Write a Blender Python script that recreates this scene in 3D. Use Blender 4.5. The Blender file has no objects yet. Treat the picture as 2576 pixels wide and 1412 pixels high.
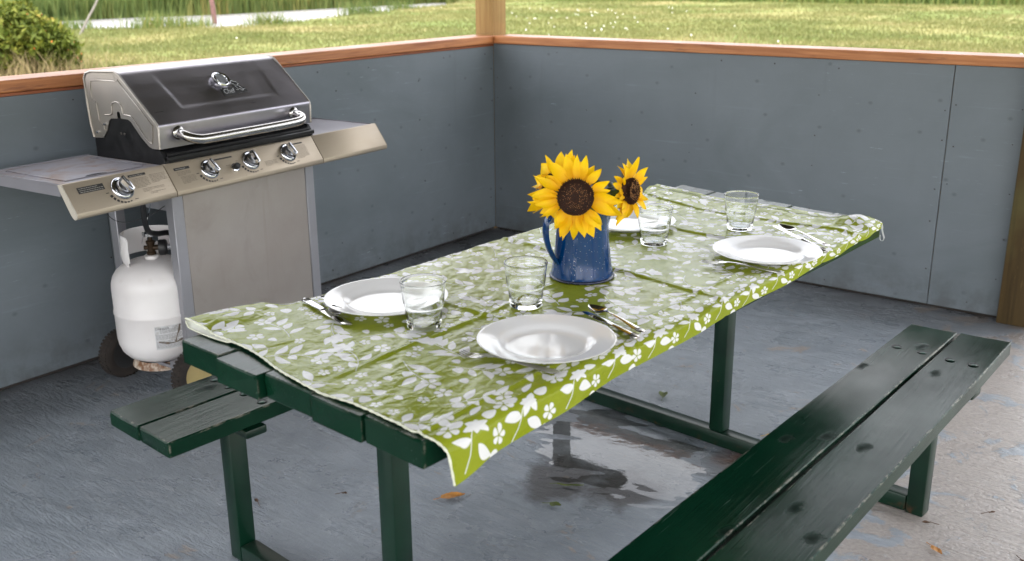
import bpy, bmesh, math, random
import numpy as np
from mathutils import Vector, Matrix
from math import sin, cos, pi, radians, sqrt, atan2

random.seed(7)
rng = np.random.default_rng(11)
scene = bpy.context.scene
COL = scene.collection

# ------------------------------------------------------------------ camera
CAM = Vector((3.53938, -4.52769, 1.46795))
YAW, PITCH, ROLL = 0.64733, 0.3017, -0.00843
cam_data = bpy.data.cameras.new('camera')
cam = bpy.data.objects.new('camera', cam_data)
COL.objects.link(cam)
_f = Vector((-sin(YAW)*cos(PITCH), cos(YAW)*cos(PITCH), -sin(PITCH)))
_r = Vector((cos(YAW), sin(YAW), 0))
_u = _r.cross(_f)
_r2 = _r*cos(ROLL) + _u*sin(ROLL)
_u2 = -_r*sin(ROLL) + _u*cos(ROLL)
_m = Matrix((( _r2.x, _u2.x, -_f.x), (_r2.y, _u2.y, -_f.y), (_r2.z, _u2.z, -_f.z)))
cam.matrix_world = Matrix.Translation(CAM) @ _m.to_4x4()
cam_data.sensor_width = 36.0
cam_data.lens = 2526.89/2576.0*36.0
cam_data.clip_start = 0.05
cam_data.clip_end = 1200
cam_data.dof.use_dof = True
cam_data.dof.focus_distance = 2.75
cam_data.dof.aperture_fstop = 5.0
scene.camera = cam

# ------------------------------------------------------------------ world, sun, exposure
SUN_EL, SUN_AZ = radians(56), radians(150)     # azimuth from +Y clockwise
world = bpy.data.worlds.new('World')
scene.world = world
world.use_nodes = True
wn, wl = world.node_tree.nodes, world.node_tree.links
wn.clear()
w_out = wn.new('ShaderNodeOutputWorld')
w_bg = wn.new('ShaderNodeBackground')
w_sky = wn.new('ShaderNodeTexSky')
w_sky.sky_type = 'NISHITA'
w_sky.sun_disc = False
w_sky.sun_elevation = SUN_EL
w_sky.sun_rotation = SUN_AZ
w_sky.air_density = 1.0
w_sky.dust_density = 3.0
w_sky.ozone_density = 1.0
# broken white cloud cover over the whole sky
w_tc = wn.new('ShaderNodeTexCoord')
w_map = wn.new('ShaderNodeMapping')
w_map.inputs['Scale'].default_value = (1.0, 1.0, 2.6)
w_noise = wn.new('ShaderNodeTexNoise')
w_noise.inputs['Scale'].default_value = 2.6
w_noise.inputs['Detail'].default_value = 6
w_ramp = wn.new('ShaderNodeMapRange')
w_ramp.inputs['From Min'].default_value = 0.36
w_ramp.inputs['From Max'].default_value = 0.58
w_ramp.inputs['To Min'].default_value = 0.35
w_ramp.inputs['To Max'].default_value = 0.95
w_mix = wn.new('ShaderNodeMix')
w_mix.data_type = 'RGBA'
w_mix.inputs[7].default_value = (11.2, 11.15, 11.2, 1)
wl.new(w_tc.outputs['Generated'], w_map.inputs['Vector'])
wl.new(w_map.outputs['Vector'], w_noise.inputs['Vector'])
wl.new(w_noise.outputs['Fac'], w_ramp.inputs['Value'])
wl.new(w_ramp.outputs['Result'], w_mix.inputs[0])
wl.new(w_sky.outputs['Color'], w_mix.inputs[6])
wl.new(w_mix.outputs[2], w_bg.inputs['Color'])
w_bg.inputs['Strength'].default_value = 0.12
wl.new(w_bg.outputs['Background'], w_out.inputs['Surface'])

sun_d = bpy.data.lights.new('sun', 'SUN')
sun_d.energy = 1.3
sun_d.angle = radians(14)
sun_d.color = (1.0, 0.95, 0.87)
sun = bpy.data.objects.new('sun', sun_d)
COL.objects.link(sun)
_sd = Vector((sin(SUN_AZ)*cos(SUN_EL), cos(SUN_AZ)*cos(SUN_EL), sin(SUN_EL)))
sun.rotation_euler = (-_sd).to_track_quat('-Z', 'Y').to_euler()
sun.location = (6, -8, 12)

vs = scene.view_settings
vs.view_transform = 'Standard'
vs.look = 'None'
vs.gamma = 1.0
vs.use_curve_mapping = False
vs.exposure = 1.76
scene.cycles.max_bounces = 14
scene.cycles.transmission_bounces = 12
scene.cycles.glossy_bounces = 6
scene.cycles.diffuse_bounces = 5
scene.cycles.transparent_max_bounces = 12
scene.cycles.use_denoising = True

# ------------------------------------------------------------------ object helpers
def thing(name, label, cat, loc=(0, 0, 0), rotz=0.0, group=None):
    o = bpy.data.objects.new(name, None)
    o.empty_display_size = 0.05
    o.location = loc
    o.rotation_euler = (0, 0, rotz)
    COL.objects.link(o)
    o['label'] = label
    o['category'] = cat
    if group: o['group'] = group
    return o

def tag(o, label, cat, group=None):
    o['label'] = label
    o['category'] = cat
    if group: o['group'] = group
    return o

def link_mesh(name, me, mat=None, parent=None, world_coords=False, smooth=None):
    if mat is not None and not me.materials:
        me.materials.append(mat)
    o = bpy.data.objects.new(name, me)
    COL.objects.link(o)
    if parent is not None:
        o.parent = parent
        if world_coords:
            M = Matrix.Identity(4)
            q = parent
            chain = []
            while q is not None:
                chain.append(q)
                q = q.parent
            for q in reversed(chain):
                M = M @ q.matrix_parent_inverse @ (Matrix.Translation(q.location) @ q.rotation_euler.to_matrix().to_4x4())
            o.matrix_parent_inverse = M.inverted()
    return o

def obj(name, bm, mat=None, parent=None, world_coords=False, smooth=0.0, kind=None):
    """link a bmesh as one object; smooth = angle in degrees under which edges shade smooth"""
    me = bpy.data.meshes.new(name)
    bmesh.ops.recalc_face_normals(bm, faces=bm.faces[:])
    if smooth:
        lim = radians(smooth)
        for f in bm.faces: f.smooth = True
        for e in bm.edges:
            if len(e.link_faces) == 2:
                e.smooth = e.calc_face_angle(0) < lim
            else:
                e.smooth = True
    bm.to_mesh(me)
    bm.free()
    o = link_mesh(name, me, mat, parent, world_coords)
    if kind: o['kind'] = kind
    return o

def npmesh(name, verts, faces, mat=None, smooth=False):
    """mesh from numpy arrays: verts (n,3), faces (m,k)"""
    me = bpy.data.meshes.new(name)
    verts = np.asarray(verts, dtype=np.float32)
    faces = np.asarray(faces, dtype=np.int32)
    k = faces.shape[1]
    me.vertices.add(len(verts))
    me.vertices.foreach_set('co', verts.ravel())
    me.loops.add(faces.size)
    me.loops.foreach_set('vertex_index', faces.ravel())
    me.polygons.add(len(faces))
    me.polygons.foreach_set('loop_start', np.arange(0, faces.size, k, dtype=np.int32))
    me.polygons.foreach_set('loop_total', np.full(len(faces), k, dtype=np.int32))
    if smooth:
        me.polygons.foreach_set('use_smooth', np.ones(len(faces), dtype=bool))
    me.update(calc_edges=True)
    me.validate()
    if mat: me.materials.append(mat)
    return me

def box(bm, lo, hi, bevel=0.0, mat4=None, seg=1):
    vs_ = [bm.verts.new((x, y, z)) for x in (lo[0], hi[0]) for y in (lo[1], hi[1]) for z in (lo[2], hi[2])]
    F = [(0, 1, 3, 2), (4, 6, 7, 5), (0, 4, 5, 1), (2, 3, 7, 6), (0, 2, 6, 4), (1, 5, 7, 3)]
    fs = [bm.faces.new([vs_[i] for i in f]) for f in F]
    allv = vs_
    if bevel > 0:
        es = list({e for f in fs for e in f.edges})
        r = bmesh.ops.bevel(bm, geom=es, offset=bevel, segments=seg, profile=0.5, affect='EDGES')
        allv = list({v for f in r['faces'] for v in f.verts} | {v for v in vs_ if v.is_valid})
    if mat4 is not None:
        for v in allv: v.co = mat4 @ v.co
    return allv

def prism(bm, poly, axis, a, b, bevel=0.0, seg=1):
    """extrude a 2D polygon along axis 'x','y' or 'z' between a and b"""
    def P(p, t):
        if axis == 'x': return (t, p[0], p[1])
        if axis == 'y': return (p[0], t, p[1])
        return (p[0], p[1], t)
    va = [bm.verts.new(P(p, a)) for p in poly]
    vb = [bm.verts.new(P(p, b)) for p in poly]
    n = len(poly)
    fs = [bm.faces.new(va), bm.faces.new(vb[::-1])]
    for i in range(n):
        fs.append(bm.faces.new((va[i], vb[i], vb[(i+1) % n], va[(i+1) % n])))
    vv = va + vb
    if bevel > 0:
        es = list({e for f in fs for e in f.edges})
        bmesh.ops.recalc_face_normals(bm, faces=fs)
        bmesh.ops.bevel(bm, geom=es, offset=bevel, segments=seg, profile=0.5, affect='EDGES')
    return vv

def lathe(bm, prof, n=48, center=(0, 0), closed=False, a0=0.0, a1=2*pi):
    """prof: list of (r, z)"""
    full = abs(a1 - a0 - 2*pi) < 1e-6
    m = n if full else n+1
    rings = []
    for (r, z) in prof:
        if r < 1e-7:
            rings.append([bm.verts.new((center[0], center[1], z))])
        else:
            rings.append([bm.verts.new((center[0]+r*cos(a0+(a1-a0)*i/n), center[1]+r*sin(a0+(a1-a0)*i/n), z)) for i in range(m)])
    pairs = list(zip(rings[:-1], rings[1:]))
    if closed: pairs.append((rings[-1], rings[0]))
    for A, B in pairs:
        cnt = n
        for i in range(cnt):
            j = (i+1) % m
            if len(A) == 1 and len(B) == 1: continue
            if len(A) == 1: bm.faces.new((A[0], B[j], B[i]))
            elif len(B) == 1: bm.faces.new((A[i], A[j], B[0]))
            else: bm.faces.new((A[i], A[j], B[j], B[i]))
    return [v for r in rings for v in r]

def tube(bm, pts, rad, n=12, caps=True, flat=1.0):
    """tube along points; rad a number or a list; flat squashes the second axis"""
    pts = [Vector(p) for p in pts]
    N = len(pts)
    rads = rad if isinstance(rad, (list, tuple)) else [rad]*N
    T = []
    for i in range(N):
        d = pts[min(i+1, N-1)] - pts[max(i-1, 0)]
        T.append(d.normalized())
    up = Vector((0, 0, 1)) if abs(T[0].z) < 0.9 else Vector((1, 0, 0))
    x = T[0].cross(up).normalized()
    rings = []
    for i in range(N):
        x = (x - T[i]*x.dot(T[i])).normalized()
        y = T[i].cross(x)
        rings.append([bm.verts.new(pts[i] + (x*cos(2*pi*k/n) + y*sin(2*pi*k/n)*flat)*rads[i]) for k in range(n)])
    for A, B in zip(rings[:-1], rings[1:]):
        for k in range(n):
            bm.faces.new((A[k], A[(k+1) % n], B[(k+1) % n], B[k]))
    if caps:
        bm.faces.new(rings[0][::-1]); bm.faces.new(rings[-1])
    return [v for r in rings for v in r]

def smooth_path(pts, n=8):
    pts = [Vector(p) for p in pts]
    out = []
    for i in range(len(pts)-1):
        p0 = pts[max(i-1, 0)]; p1 = pts[i]; p2 = pts[i+1]; p3 = pts[min(i+2, len(pts)-1)]
        for k in range(n):
            t = k/n
            out.append(0.5*((2*p1) + (-p0+p2)*t + (2*p0-5*p1+4*p2-p3)*t*t + (-p0+3*p1-3*p2+p3)*t**3))
    out.append(pts[-1])
    return out

def xform(verts, M):
    for v in verts: v.co = M @ v.co

def dup(root, loc, rotz, label=None):
    r = root.copy(); COL.objects.link(r)
    r.location = loc; r.rotation_euler = (0, 0, rotz)
    if label: r['label'] = label
    for ch in list(root.children):
        c = ch.copy(); COL.objects.link(c); c.parent = r
        for g in list(ch.children):
            d = g.copy(); COL.objects.link(d); d.parent = c
    return r

# ------------------------------------------------------------------ value noise (numpy)
def _hash(ix, iy, seed):
    h = (ix.astype(np.int64)*374761393 + iy.astype(np.int64)*668265263 + seed*1442695041) & 0x7fffffff
    h = ((h ^ (h >> 13))*1274126177) & 0x7fffffff
    h = h ^ (h >> 16)
    return (h & 0xffff)/65535.0

def vnoise(x, y, seed=0):
    ix = np.floor(x); iy = np.floor(y)
    fx = x-ix; fy = y-iy
    ux = fx*fx*fx*(fx*(fx*6-15)+10); uy = fy*fy*fy*(fy*(fy*6-15)+10)
    a = _hash(ix, iy, seed); b = _hash(ix+1, iy, seed); c = _hash(ix, iy+1, seed); d = _hash(ix+1, iy+1, seed)
    return (a*(1-ux)+b*ux)*(1-uy) + (c*(1-ux)+d*ux)*uy

def fbm(x, y, octs=4, seed=0, gain=0.5):
    s = 0; a = 1; t = 0
    for o in range(octs):
        s = s + a*vnoise(x, y, seed+o*17); t += a
        a *= gain; x = x*2.03+13.1; y = y*2.03+7.7
    return s/t      # 0..1

# ------------------------------------------------------------------ material helpers
def srgb(r, g, b):
    def f(c):
        c /= 255.0
        return c/12.92 if c <= 0.04045 else ((c+0.055)/1.055)**2.4
    return (f(r), f(g), f(b), 1.0)

class NT:
    """small node-tree writer"""
    def __init__(s, name):
        s.m = bpy.data.materials.new(name)
        s.m.use_nodes = True
        s.n = s.m.node_tree.nodes; s.l = s.m.node_tree.links
        s.n.clear()
        s.out = s.n.new('ShaderNodeOutputMaterial')
        s.b = s.n.new('ShaderNodeBsdfPrincipled')
        s.l.new(s.b.outputs[0], s.out.inputs[0])
        s._tc = None
    def new(s, t, **kw):
        nd = s.n.new(t)
        for k, v in kw.items(): setattr(nd, k, v)
        return nd
    def put(s, sock, v):
        if v is None: return
        if isinstance(v, bpy.types.NodeSocket): s.l.new(v, sock)
        else:
            if isinstance(v, (tuple, list)) and len(v) == 3 and sock.type == 'RGBA': v = tuple(v)+(1,)
            sock.default_value = v
    def set(s, **kw):
        names = dict(color='Base Color', rough='Roughness', metal='Metallic', ior='IOR', trans='Transmission Weight',
                     coat='Coat Weight', coatr='Coat Roughness', normal='Normal', spec='Specular IOR Level', sub='Subsurface Weight',
                     alpha='Alpha', sheen='Sheen Weight', aniso='Anisotropic')
        for k, v in kw.items(): s.put(s.b.inputs[names[k]], v)
        return s
    def coord(s, kind='Object'):
        if s._tc is None: s._tc = s.new('ShaderNodeTexCoord')
        return s._tc.outputs[kind]
    def pos(s):
        return s.new('ShaderNodeNewGeometry').outputs['Position']
    def island(s):
        return s.new('ShaderNodeNewGeometry').outputs['Random Per Island']
    def mapping(s, vec, scale=(1, 1, 1), rot=(0, 0, 0), loc=(0, 0, 0)):
        m = s.new('ShaderNodeMapping')
        m.inputs['Scale'].default_value = scale
        m.inputs['Rotation'].default_value = rot
        m.inputs['Location'].default_value = loc
        s.l.new(vec, m.inputs['Vector'])
        return m.outputs[0]
    def noise(s, vec, scale, detail=4, rough=0.55, dist=0.0):
        t = s.new('ShaderNodeTexNoise')
        t.inputs['Scale'].default_value = scale
        t.inputs['Detail'].default_value = detail
        t.inputs['Roughness'].default_value = rough
        t.inputs['Distortion'].default_value = dist
        s.l.new(vec, t.inputs['Vector'])
        return t.outputs['Fac']
    def voronoi(s, vec, scale, feature='F1', out='Distance', rand=1.0, dim='3D'):
        t = s.new('ShaderNodeTexVoronoi', feature=feature)
        t.voronoi_dimensions = dim
        t.inputs['Scale'].default_value = scale
        t.inputs['Randomness'].default_value = rand
        s.l.new(vec, t.inputs['Vector'])
        return t.outputs[out]
    def rng(s, v, a, b, c=0.0, d=1.0, smooth=False):
        t = s.new('ShaderNodeMapRange')
        if smooth: t.interpolation_type = 'SMOOTHSTEP'
        for i, q in enumerate((v, a, b, c, d)): s.put(t.inputs[i], q)
        return t.outputs[0]
    def mix(s, f, a, b, mode='MIX'):
        t = s.new('ShaderNodeMix', data_type='RGBA', blend_type=mode)
        s.put(t.inputs[0], f); s.put(t.inputs[6], a); s.put(t.inputs[7], b)
        return t.outputs[2]
    def math(s, op, a, b=None, c=None):
        t = s.new('ShaderNodeMath', operation=op)
        s.put(t.inputs[0], a)
        if b is not None: s.put(t.inputs[1], b)
        if c is not None: s.put(t.inputs[2], c)
        return t.outputs[0]
    def sep(s, v):
        t = s.new('ShaderNodeSeparateXYZ'); s.l.new(v, t.inputs[0]); return t.outputs
    def bump(s, h, strength=0.3, dist=0.01, normal=None):
        t = s.new('ShaderNodeBump')
        t.inputs['Strength'].default_value = strength
        t.inputs['Distance'].default_value = dist
        s.l.new(h, t.inputs['Height'])
        if normal is not None: s.l.new(normal, t.inputs['Normal'])
        return t.outputs[0]
    def flat(s, a, b):
        t = s.new('ShaderNodeCombineXYZ'); s.put(t.inputs[0], a); s.put(t.inputs[1], b); return t.outputs[0]
    def dist_to(s, vec, p):
        t = s.new('ShaderNodeVectorMath', operation='DISTANCE')
        s.l.new(vec, t.inputs[0]); t.inputs[1].default_value = p
        return t.outputs['Value']

def plain(name, color, rough=0.5, metal=0.0, var=0.0, scale=20, bump=0.0, **kw):
    t = NT(name)
    c = color if len(color) == 4 else tuple(color)+(1,)
    if var or bump:
        v = t.coord('Object')
        n = t.noise(v, scale, 5)
        if var:
            lo = tuple(x*(1-var) for x in c[:3])+(1,); hi = tuple(min(1, x*(1+var)) for x in c[:3])+(1,)
            t.set(color=t.mix(t.rng(n, 0.3, 0.7), lo, hi))
            t.set(rough=t.rng(n, 0.3, 0.7, max(0.02, rough-0.08), min(1, rough+0.08)))
        else:
            t.set(color=c, rough=rough)
        if bump: t.set(normal=t.bump(n, bump, 0.004))
    else:
        t.set(color=c, rough=rough)
    t.set(metal=metal, **kw)
    return t.m
# ================================================================== SETTING
GZ = -0.15
# ---- materials of the setting
def m_floor():
    t = NT('painted_concrete')
    P = t.pos()
    big = t.noise(P, 1.3, 5, 0.6)
    mid = t.noise(t.mapping(P, (1, 1, 1), (0, 0, radians(30))), 7, 7, 0.62, 0.4)
    streak = t.noise(t.mapping(P, (3, 18, 1), (0, 0, radians(28))), 1.6, 5, 0.65, 0.6)
    fine = t.noise(P, 90, 4)
    paint = t.mix(t.rng(mid, 0.3, 0.7), srgb(124, 132, 140), srgb(145, 152, 160))
    paint = t.mix(t.rng(streak, 0.45, 0.75, 0, 0.30), paint, srgb(166, 170, 175))
    # peeled paint: pale buff concrete, mostly towards the open side
    xyz = t.sep(P)
    side = t.rng(xyz[0], 2.2, 3.3, 0.0, 0.27, True)
    peel_n = t.noise(t.mapping(P, (1, 1, 1), (0, 0, 0.5)), 5.5, 9, 0.68, 0.9)
    peel = t.rng(t.math('ADD', peel_n, side), 0.622, 0.655, 0, 1)
    bare = t.mix(t.rng(fine, 0.3, 0.7), srgb(140, 130, 122), srgb(172, 160, 150))
    col = t.mix(t.math('MULTIPLY', peel, 0.8), paint, bare)
    # white chalky flakes
    ch = t.rng(t.noise(t.mapping(P, (2, 7, 1), (0, 0, radians(35))), 9, 8, 0.7, 1.0), 0.60, 0.67, 0, 0.45)
    col = t.mix(ch, col, srgb(186, 189, 194))
    # floor darker towards the walls, broken by noise; mud left by the puddle
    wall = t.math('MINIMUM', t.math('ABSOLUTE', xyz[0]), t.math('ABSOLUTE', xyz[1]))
    tone_mix = t.math('MULTIPLY', t.rng(wall, 0.03, 0.45, 0.85, 0.0), t.rng(big, 0.3, 0.65, 0.35, 1.0))
    col = t.mix(tone_mix, col, srgb(66, 63, 62))
    for (px, py, r, k) in ((2.02, -2.28, 0.17, 0.8), (2.20, -2.21, 0.13, 0.8), (2.40, -1.93, 0.12, 0.5), (1.84, -1.95, 0.16, 0.4), (2.12, -1.93, 0.10, 0.4)):
        d = t.dist_to(P, (px, py, 0))
        mud = t.math('MULTIPLY', t.rng(t.math('ADD', t.math('DIVIDE', d, r), t.math('MULTIPLY', t.math('SUBTRACT', mid, 0.5), 2.2)), 0.55, 1.0, k, 0.0), 0.9)
        col = t.mix(mud, col, srgb(56, 47, 40))
    rust = t.rng(t.math('ADD', t.math('DIVIDE', t.dist_to(P, (2.42, -1.86, 0)), 0.1), t.math('MULTIPLY', t.math('SUBTRACT', mid, 0.5), 2)), 0.4, 1.1, 0.7, 0)
    col = t.mix(rust, col, srgb(104, 66, 42))
    spk = t.rng(t.voronoi(P, 26), 0.03, 0.06, 1, 0)
    col = t.mix(t.math('MULTIPLY', spk, t.rng(mid, 0.46, 0.56, 0, 0.8)), col, srgb(70, 60, 52))
    rough = t.rng(t.noise(P, 4.0, 6, 0.6), 0.35, 0.65, 0.20, 0.42)
    t.set(color=col, rough=rough, spec=0.55)
    h = t.math('ADD', t.math('MULTIPLY', streak, 1.0), t.math('ADD', t.math('MULTIPLY', peel, -0.25), t.math('MULTIPLY', fine, 0.35)))
    h = t.math('ADD', h, t.math('MULTIPLY', t.noise(t.mapping(P, (2, 5, 1), (0, 0, radians(20))), 14, 6, 0.7), 0.8))
    t.set(normal=t.bump(h, 0.75, 0.008))
    return t.m
M_FLOOR = m_floor()

def m_water(name, color, rough, sc, st, tr=0.0):
    t = NT(name)
    t.set(color=color, rough=rough, ior=1.33, spec=0.5, trans=tr)
    n = t.noise(t.pos(), sc, 4)
    t.set(normal=t.bump(n, st, 0.02))
    return t.m
def m_film():
    t = NT('puddle_water')
    n = t.noise(t.pos(), 18, 4)
    nb = t.bump(n, 0.02, 0.02)
    gl = t.new('ShaderNodeBsdfGlossy'); gl.inputs['Roughness'].default_value = 0.03; t.l.new(nb, gl.inputs['Normal'])
    tr = t.new('ShaderNodeBsdfTransparent'); tr.inputs[0].default_value = (0.74, 0.73, 0.71, 1)
    ge = t.new('ShaderNodeNewGeometry')
    dp = t.new('ShaderNodeVectorMath', operation='DOT_PRODUCT'); t.l.new(ge.outputs['Incoming'], dp.inputs[0]); t.l.new(nb, dp.inputs[1])
    c = t.math('SUBTRACT', 1.0, t.math('ABSOLUTE', dp.outputs['Value']))
    fres = t.math('ADD', 0.065, t.math('MULTIPLY', 0.965, t.math('POWER', c, 5.0)))
    mx = t.new('ShaderNodeMixShader'); t.l.new(fres, mx.inputs[0]); t.l.new(tr.outputs[0], mx.inputs[1]); t.l.new(gl.outputs[0], mx.inputs[2])
    t.l.new(mx.outputs[0], t.out.inputs[0])
    t.n.remove(t.b)
    return t.m
M_PUDDLE = m_film()
def m_pond():
    t = NT('pond_water')
    t.set(color=(0.26, 0.25, 0.25, 1), rough=0.32, ior=1.33, spec=0.9)
    n = t.noise(t.mapping(t.pos(), (1, 1, 1)), 2.2, 5, 0.6)
    t.set(normal=t.bump(n, 0.6, 0.25))
    return t.m
M_POND = m_pond()

def m_ground():
    t = NT('mown_grass_ground')
    P = t.pos()
    n1 = t.noise(P, 0.22, 6, 0.6, 0.5); n2 = t.noise(P, 1.6, 6, 0.65); n3 = t.noise(t.mapping(P, (1, 0.35, 1), (0, 0, radians(-30))), 0.5, 5)
    g = t.mix(t.rng(n2, 0.3, 0.7), (0.105, 0.150, 0.030, 1), (0.185, 0.215, 0.055, 1))
    g = t.mix(t.rng(n1, 0.42, 0.66, 0, 0.85), g, (0.300, 0.250, 0.100, 1))
    g = t.mix(t.rng(n3, 0.58, 0.70, 0, 0.7), g, (0.360, 0.280, 0.140, 1))
    t.set(color=g, rough=0.9, spec=0.2, normal=t.bump(t.noise(P, 14, 6, 0.7), 0.8, 0.06))
    return t.m
M_GROUND = m_ground()

def m_blades(name, stops, isl=1.0, nscale=0.35, trans=True):
    """leaf-like material; colour from island randomness plus soft patches"""
    t = NT(name)
    r = t.new('ShaderNodeValToRGB')
    cr = r.color_ramp
    while len(cr.elements) < len(stops): cr.elements.new(0.5)
    for e, (p, c) in zip(cr.elements, stops): e.position = p; e.color = c+(1,) if len(c) == 3 else c
    f = t.math('ADD', t.math('MULTIPLY', t.island(), isl), t.math('MULTIPLY', t.math('SUBTRACT', t.noise(t.pos(), nscale, 4), 0.5), 2.0*(1-isl)+0.9))
    t.put(r.inputs[0], f)
    t.set(color=r.outputs[0], rough=0.65, spec=0.3)
    if trans:
        tr = t.new('ShaderNodeBsdfTranslucent'); t.l.new(r.outputs[0], tr.inputs[0])
        mx = t.new('ShaderNodeMixShader'); mx.inputs[0].default_value = 0.3
        t.l.new(t.b.outputs[0], mx.inputs[1]); t.l.new(tr.outputs[0], mx.inputs[2]); t.l.new(mx.outputs[0], t.out.inputs[0])
    return t.m
M_GRASS = m_blades('lawn_blades', [(0.0, (0.145, 0.160, 0.050)), (0.35, (0.205, 0.203, 0.072)), (0.6, (0.275, 0.245, 0.110)), (0.95, (0.370, 0.300, 0.170))], 0.40, 0.22)
M_REED = m_blades('reed_blades', [(0.0, (0.085, 0.130, 0.034)), (0.5, (0.155, 0.195, 0.052)), (0.8, (0.260, 0.245, 0.075)), (1.0, (0.400, 0.270, 0.080))], 0.75, 0.3)
M_BUSH = m_blades('bush_leaves', [(0.0, (0.075, 0.105, 0.014)), (0.5, (0.150, 0.180, 0.026)), (0.85, (0.260, 0.250, 0.040)), (1.0, (0.380, 0.220, 0.040))], 0.7, 1.6)
M_STRAW = m_blades('dry_straw', [(0.0, (0.20, 0.17, 0.07)), (0.5, (0.34, 0.26, 0.13)), (1.0, (0.46, 0.34, 0.20))], 1.0)

# ---- floor slab: one fine relief sheet on a thick slab
def build_floor():
    x0, x1, y0, y1, st = -0.05, 4.3, -5.1, 0.05, 0.0125
    xs = np.arange(x0, x1+st/2, st); ys = np.arange(y0, y1+st/2, st)
    X, Y = np.meshgrid(xs, ys, indexing='ij')
    a = radians(28)
    U = X*cos(a)+Y*sin(a); V = -X*sin(a)+Y*cos(a)
    Z = (fbm(U*4, V*22, 4, 3)-0.5)*0.0040 + (fbm(X*2.2, Y*2.2, 4, 9)-0.5)*0.0050
    d = ((X-2.10)/0.40)**2 + ((Y+2.00)/0.31)**2
    Z += -0.0050*np.exp(-d**1.3)+(fbm(X*9, Y*34, 3, 15)-0.5)*0.0042*np.exp(-d*0.5)
    Z = np.minimum(Z, 0.0016)
    n, m = X.shape
    idx = np.arange(n*m).reshape(n, m)
    F = np.stack([idx[:-1, :-1], idx[1:, :-1], idx[1:, 1:], idx[:-1, 1:]], -1).reshape(-1, 4)
    V3 = np.stack([X, Y, Z], -1).reshape(-1, 3)
    # rim of the same sheet running out to the slab edge and down
    me = npmesh('floor', V3, F, M_FLOOR, True)
    o = link_mesh('floor', me); o['kind'] = 'structure'
    bm = bmesh.new()
    box(bm, (-0.16, -7.2, GZ-0.15), (5.6, 0.16, -0.012), 0.0)
    box(bm, (4.3, -7.2, -0.012), (5.6, 0.16, 0.0))
    box(bm, (-0.16, -7.2, -0.012), (4.3, -5.1, 0.0))
    s = obj('floor_slab', bm, M_FLOOR); s['kind'] = 'structure'
    bm = bmesh.new()
    pts = []
    for k in range(40):
        an = 2*pi*k/40
        rr = 1+0.12*sin(3*an+1)+0.07*sin(7*an)
        pts.append(bm.verts.new((2.14+0.62*rr*cos(an), -2.03+0.50*rr*sin(an), -0.0036)))
    bm.faces.new(pts)
    w = obj('puddle', bm, M_PUDDLE); w['kind'] = 'structure'
    if w.data.polygons[0].normal.z < 0: w.data.flip_normals()
build_floor()

# ---- ground with a pond hollow
POND = [(-26.4, 9.2), (-25.6, 12.2), (-22.0, 15.0), (-22.9, 18.4), (-24.0, 21.7), (-26.4, 27.6), (-29.2, 33.9),
        (-31.6, 37.5), (-31.2, 33.0), (-31.0, 28.7), (-30.6, 25.0), (-30.2, 21.2), (-31.2, 18.1), (-31.0, 14.0), (-29.4, 10.4)]
def pond_sdf(X, Y):
    P = np.array(POND); n = len(P)
    D = np.full(X.shape, 1e9); inside = np.zeros(X.shape, bool)
    for i in range(n):
        ax, ay = P[i]; bx, by = P[(i+1) % n]
        ex, ey = bx-ax, by-ay
        t = np.clip(((X-ax)*ex+(Y-ay)*ey)/(ex*ex+ey*ey), 0, 1)
        D = np.minimum(D, np.hypot(X-ax-t*ex, Y-ay-t*ey))
        c = ((ay > Y) != (by > Y)) & (X < (bx-ax)*(Y-ay)/((by-ay) if by != ay else 1e-9)+ax)
        inside ^= c
    return np.where(inside, -D, D)

def ground_z(X, Y):
    r = np.hypot(X-2, Y+3)
    z = GZ + (fbm(X*0.25, Y*0.25, 3, 5)-0.5)*0.10*np.clip((r-6)/8, 0, 1)
    s = pond_sdf(X, Y)
    z = z - np.clip((0.25-s)/0.7, 0, 1)*0.42
    return z

def build_ground():
    st = 0.5
    xs = np.arange(-64, 20.1, st); ys = np.arange(-16, 64.1, st)
    X, Y = np.meshgrid(xs, ys, indexing='ij')
    Z = ground_z(X, Y)
    under = (X > -0.1) & (X < 5.5) & (Y > -7.1) & (Y < 0.1)
    Z[under] = GZ-0.1
    n, m = X.shape
    idx = np.arange(n*m).reshape(n, m)
    F = np.stack([idx[:-1, :-1], idx[1:, :-1], idx[1:, 1:], idx[:-1, 1:]], -1).reshape(-1, 4)
    V = np.stack([X, Y, Z], -1).reshape(-1, 3)
    # far apron out to the horizon
    base = len(V)
    c = [(-64, -16), (20, -16), (20, 64), (-64, 64)]; f = [(-700, -700), (700, -700), (700, 700), (-700, 700)]
    V = np.vstack([V, [(x, y, GZ-0.03) for x, y in c], [(x, y, GZ-0.03) for x, y in f]])
    A = [[base+i, base+4+i, base+4+(i+1) % 4, base+(i+1) % 4] for i in range(4)]
    F = np.vstack([F, A])
    o = link_mesh('ground', npmesh('ground', V, F, M_GROUND, True)); o['kind'] = 'structure'
    bm = bmesh.new()
    P = np.array(POND); cx, cy = P.mean(0)
    bm.faces.new([bm.verts.new((cx+(x-cx)*1.05, cy+(y-cy)*1.03, GZ-0.055)) for x, y in POND])
    w = obj('pond', bm, M_POND); w['kind'] = 'structure'
    if w.data.polygons[0].normal.z < 0: w.data.flip_normals()
build_ground()

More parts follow.
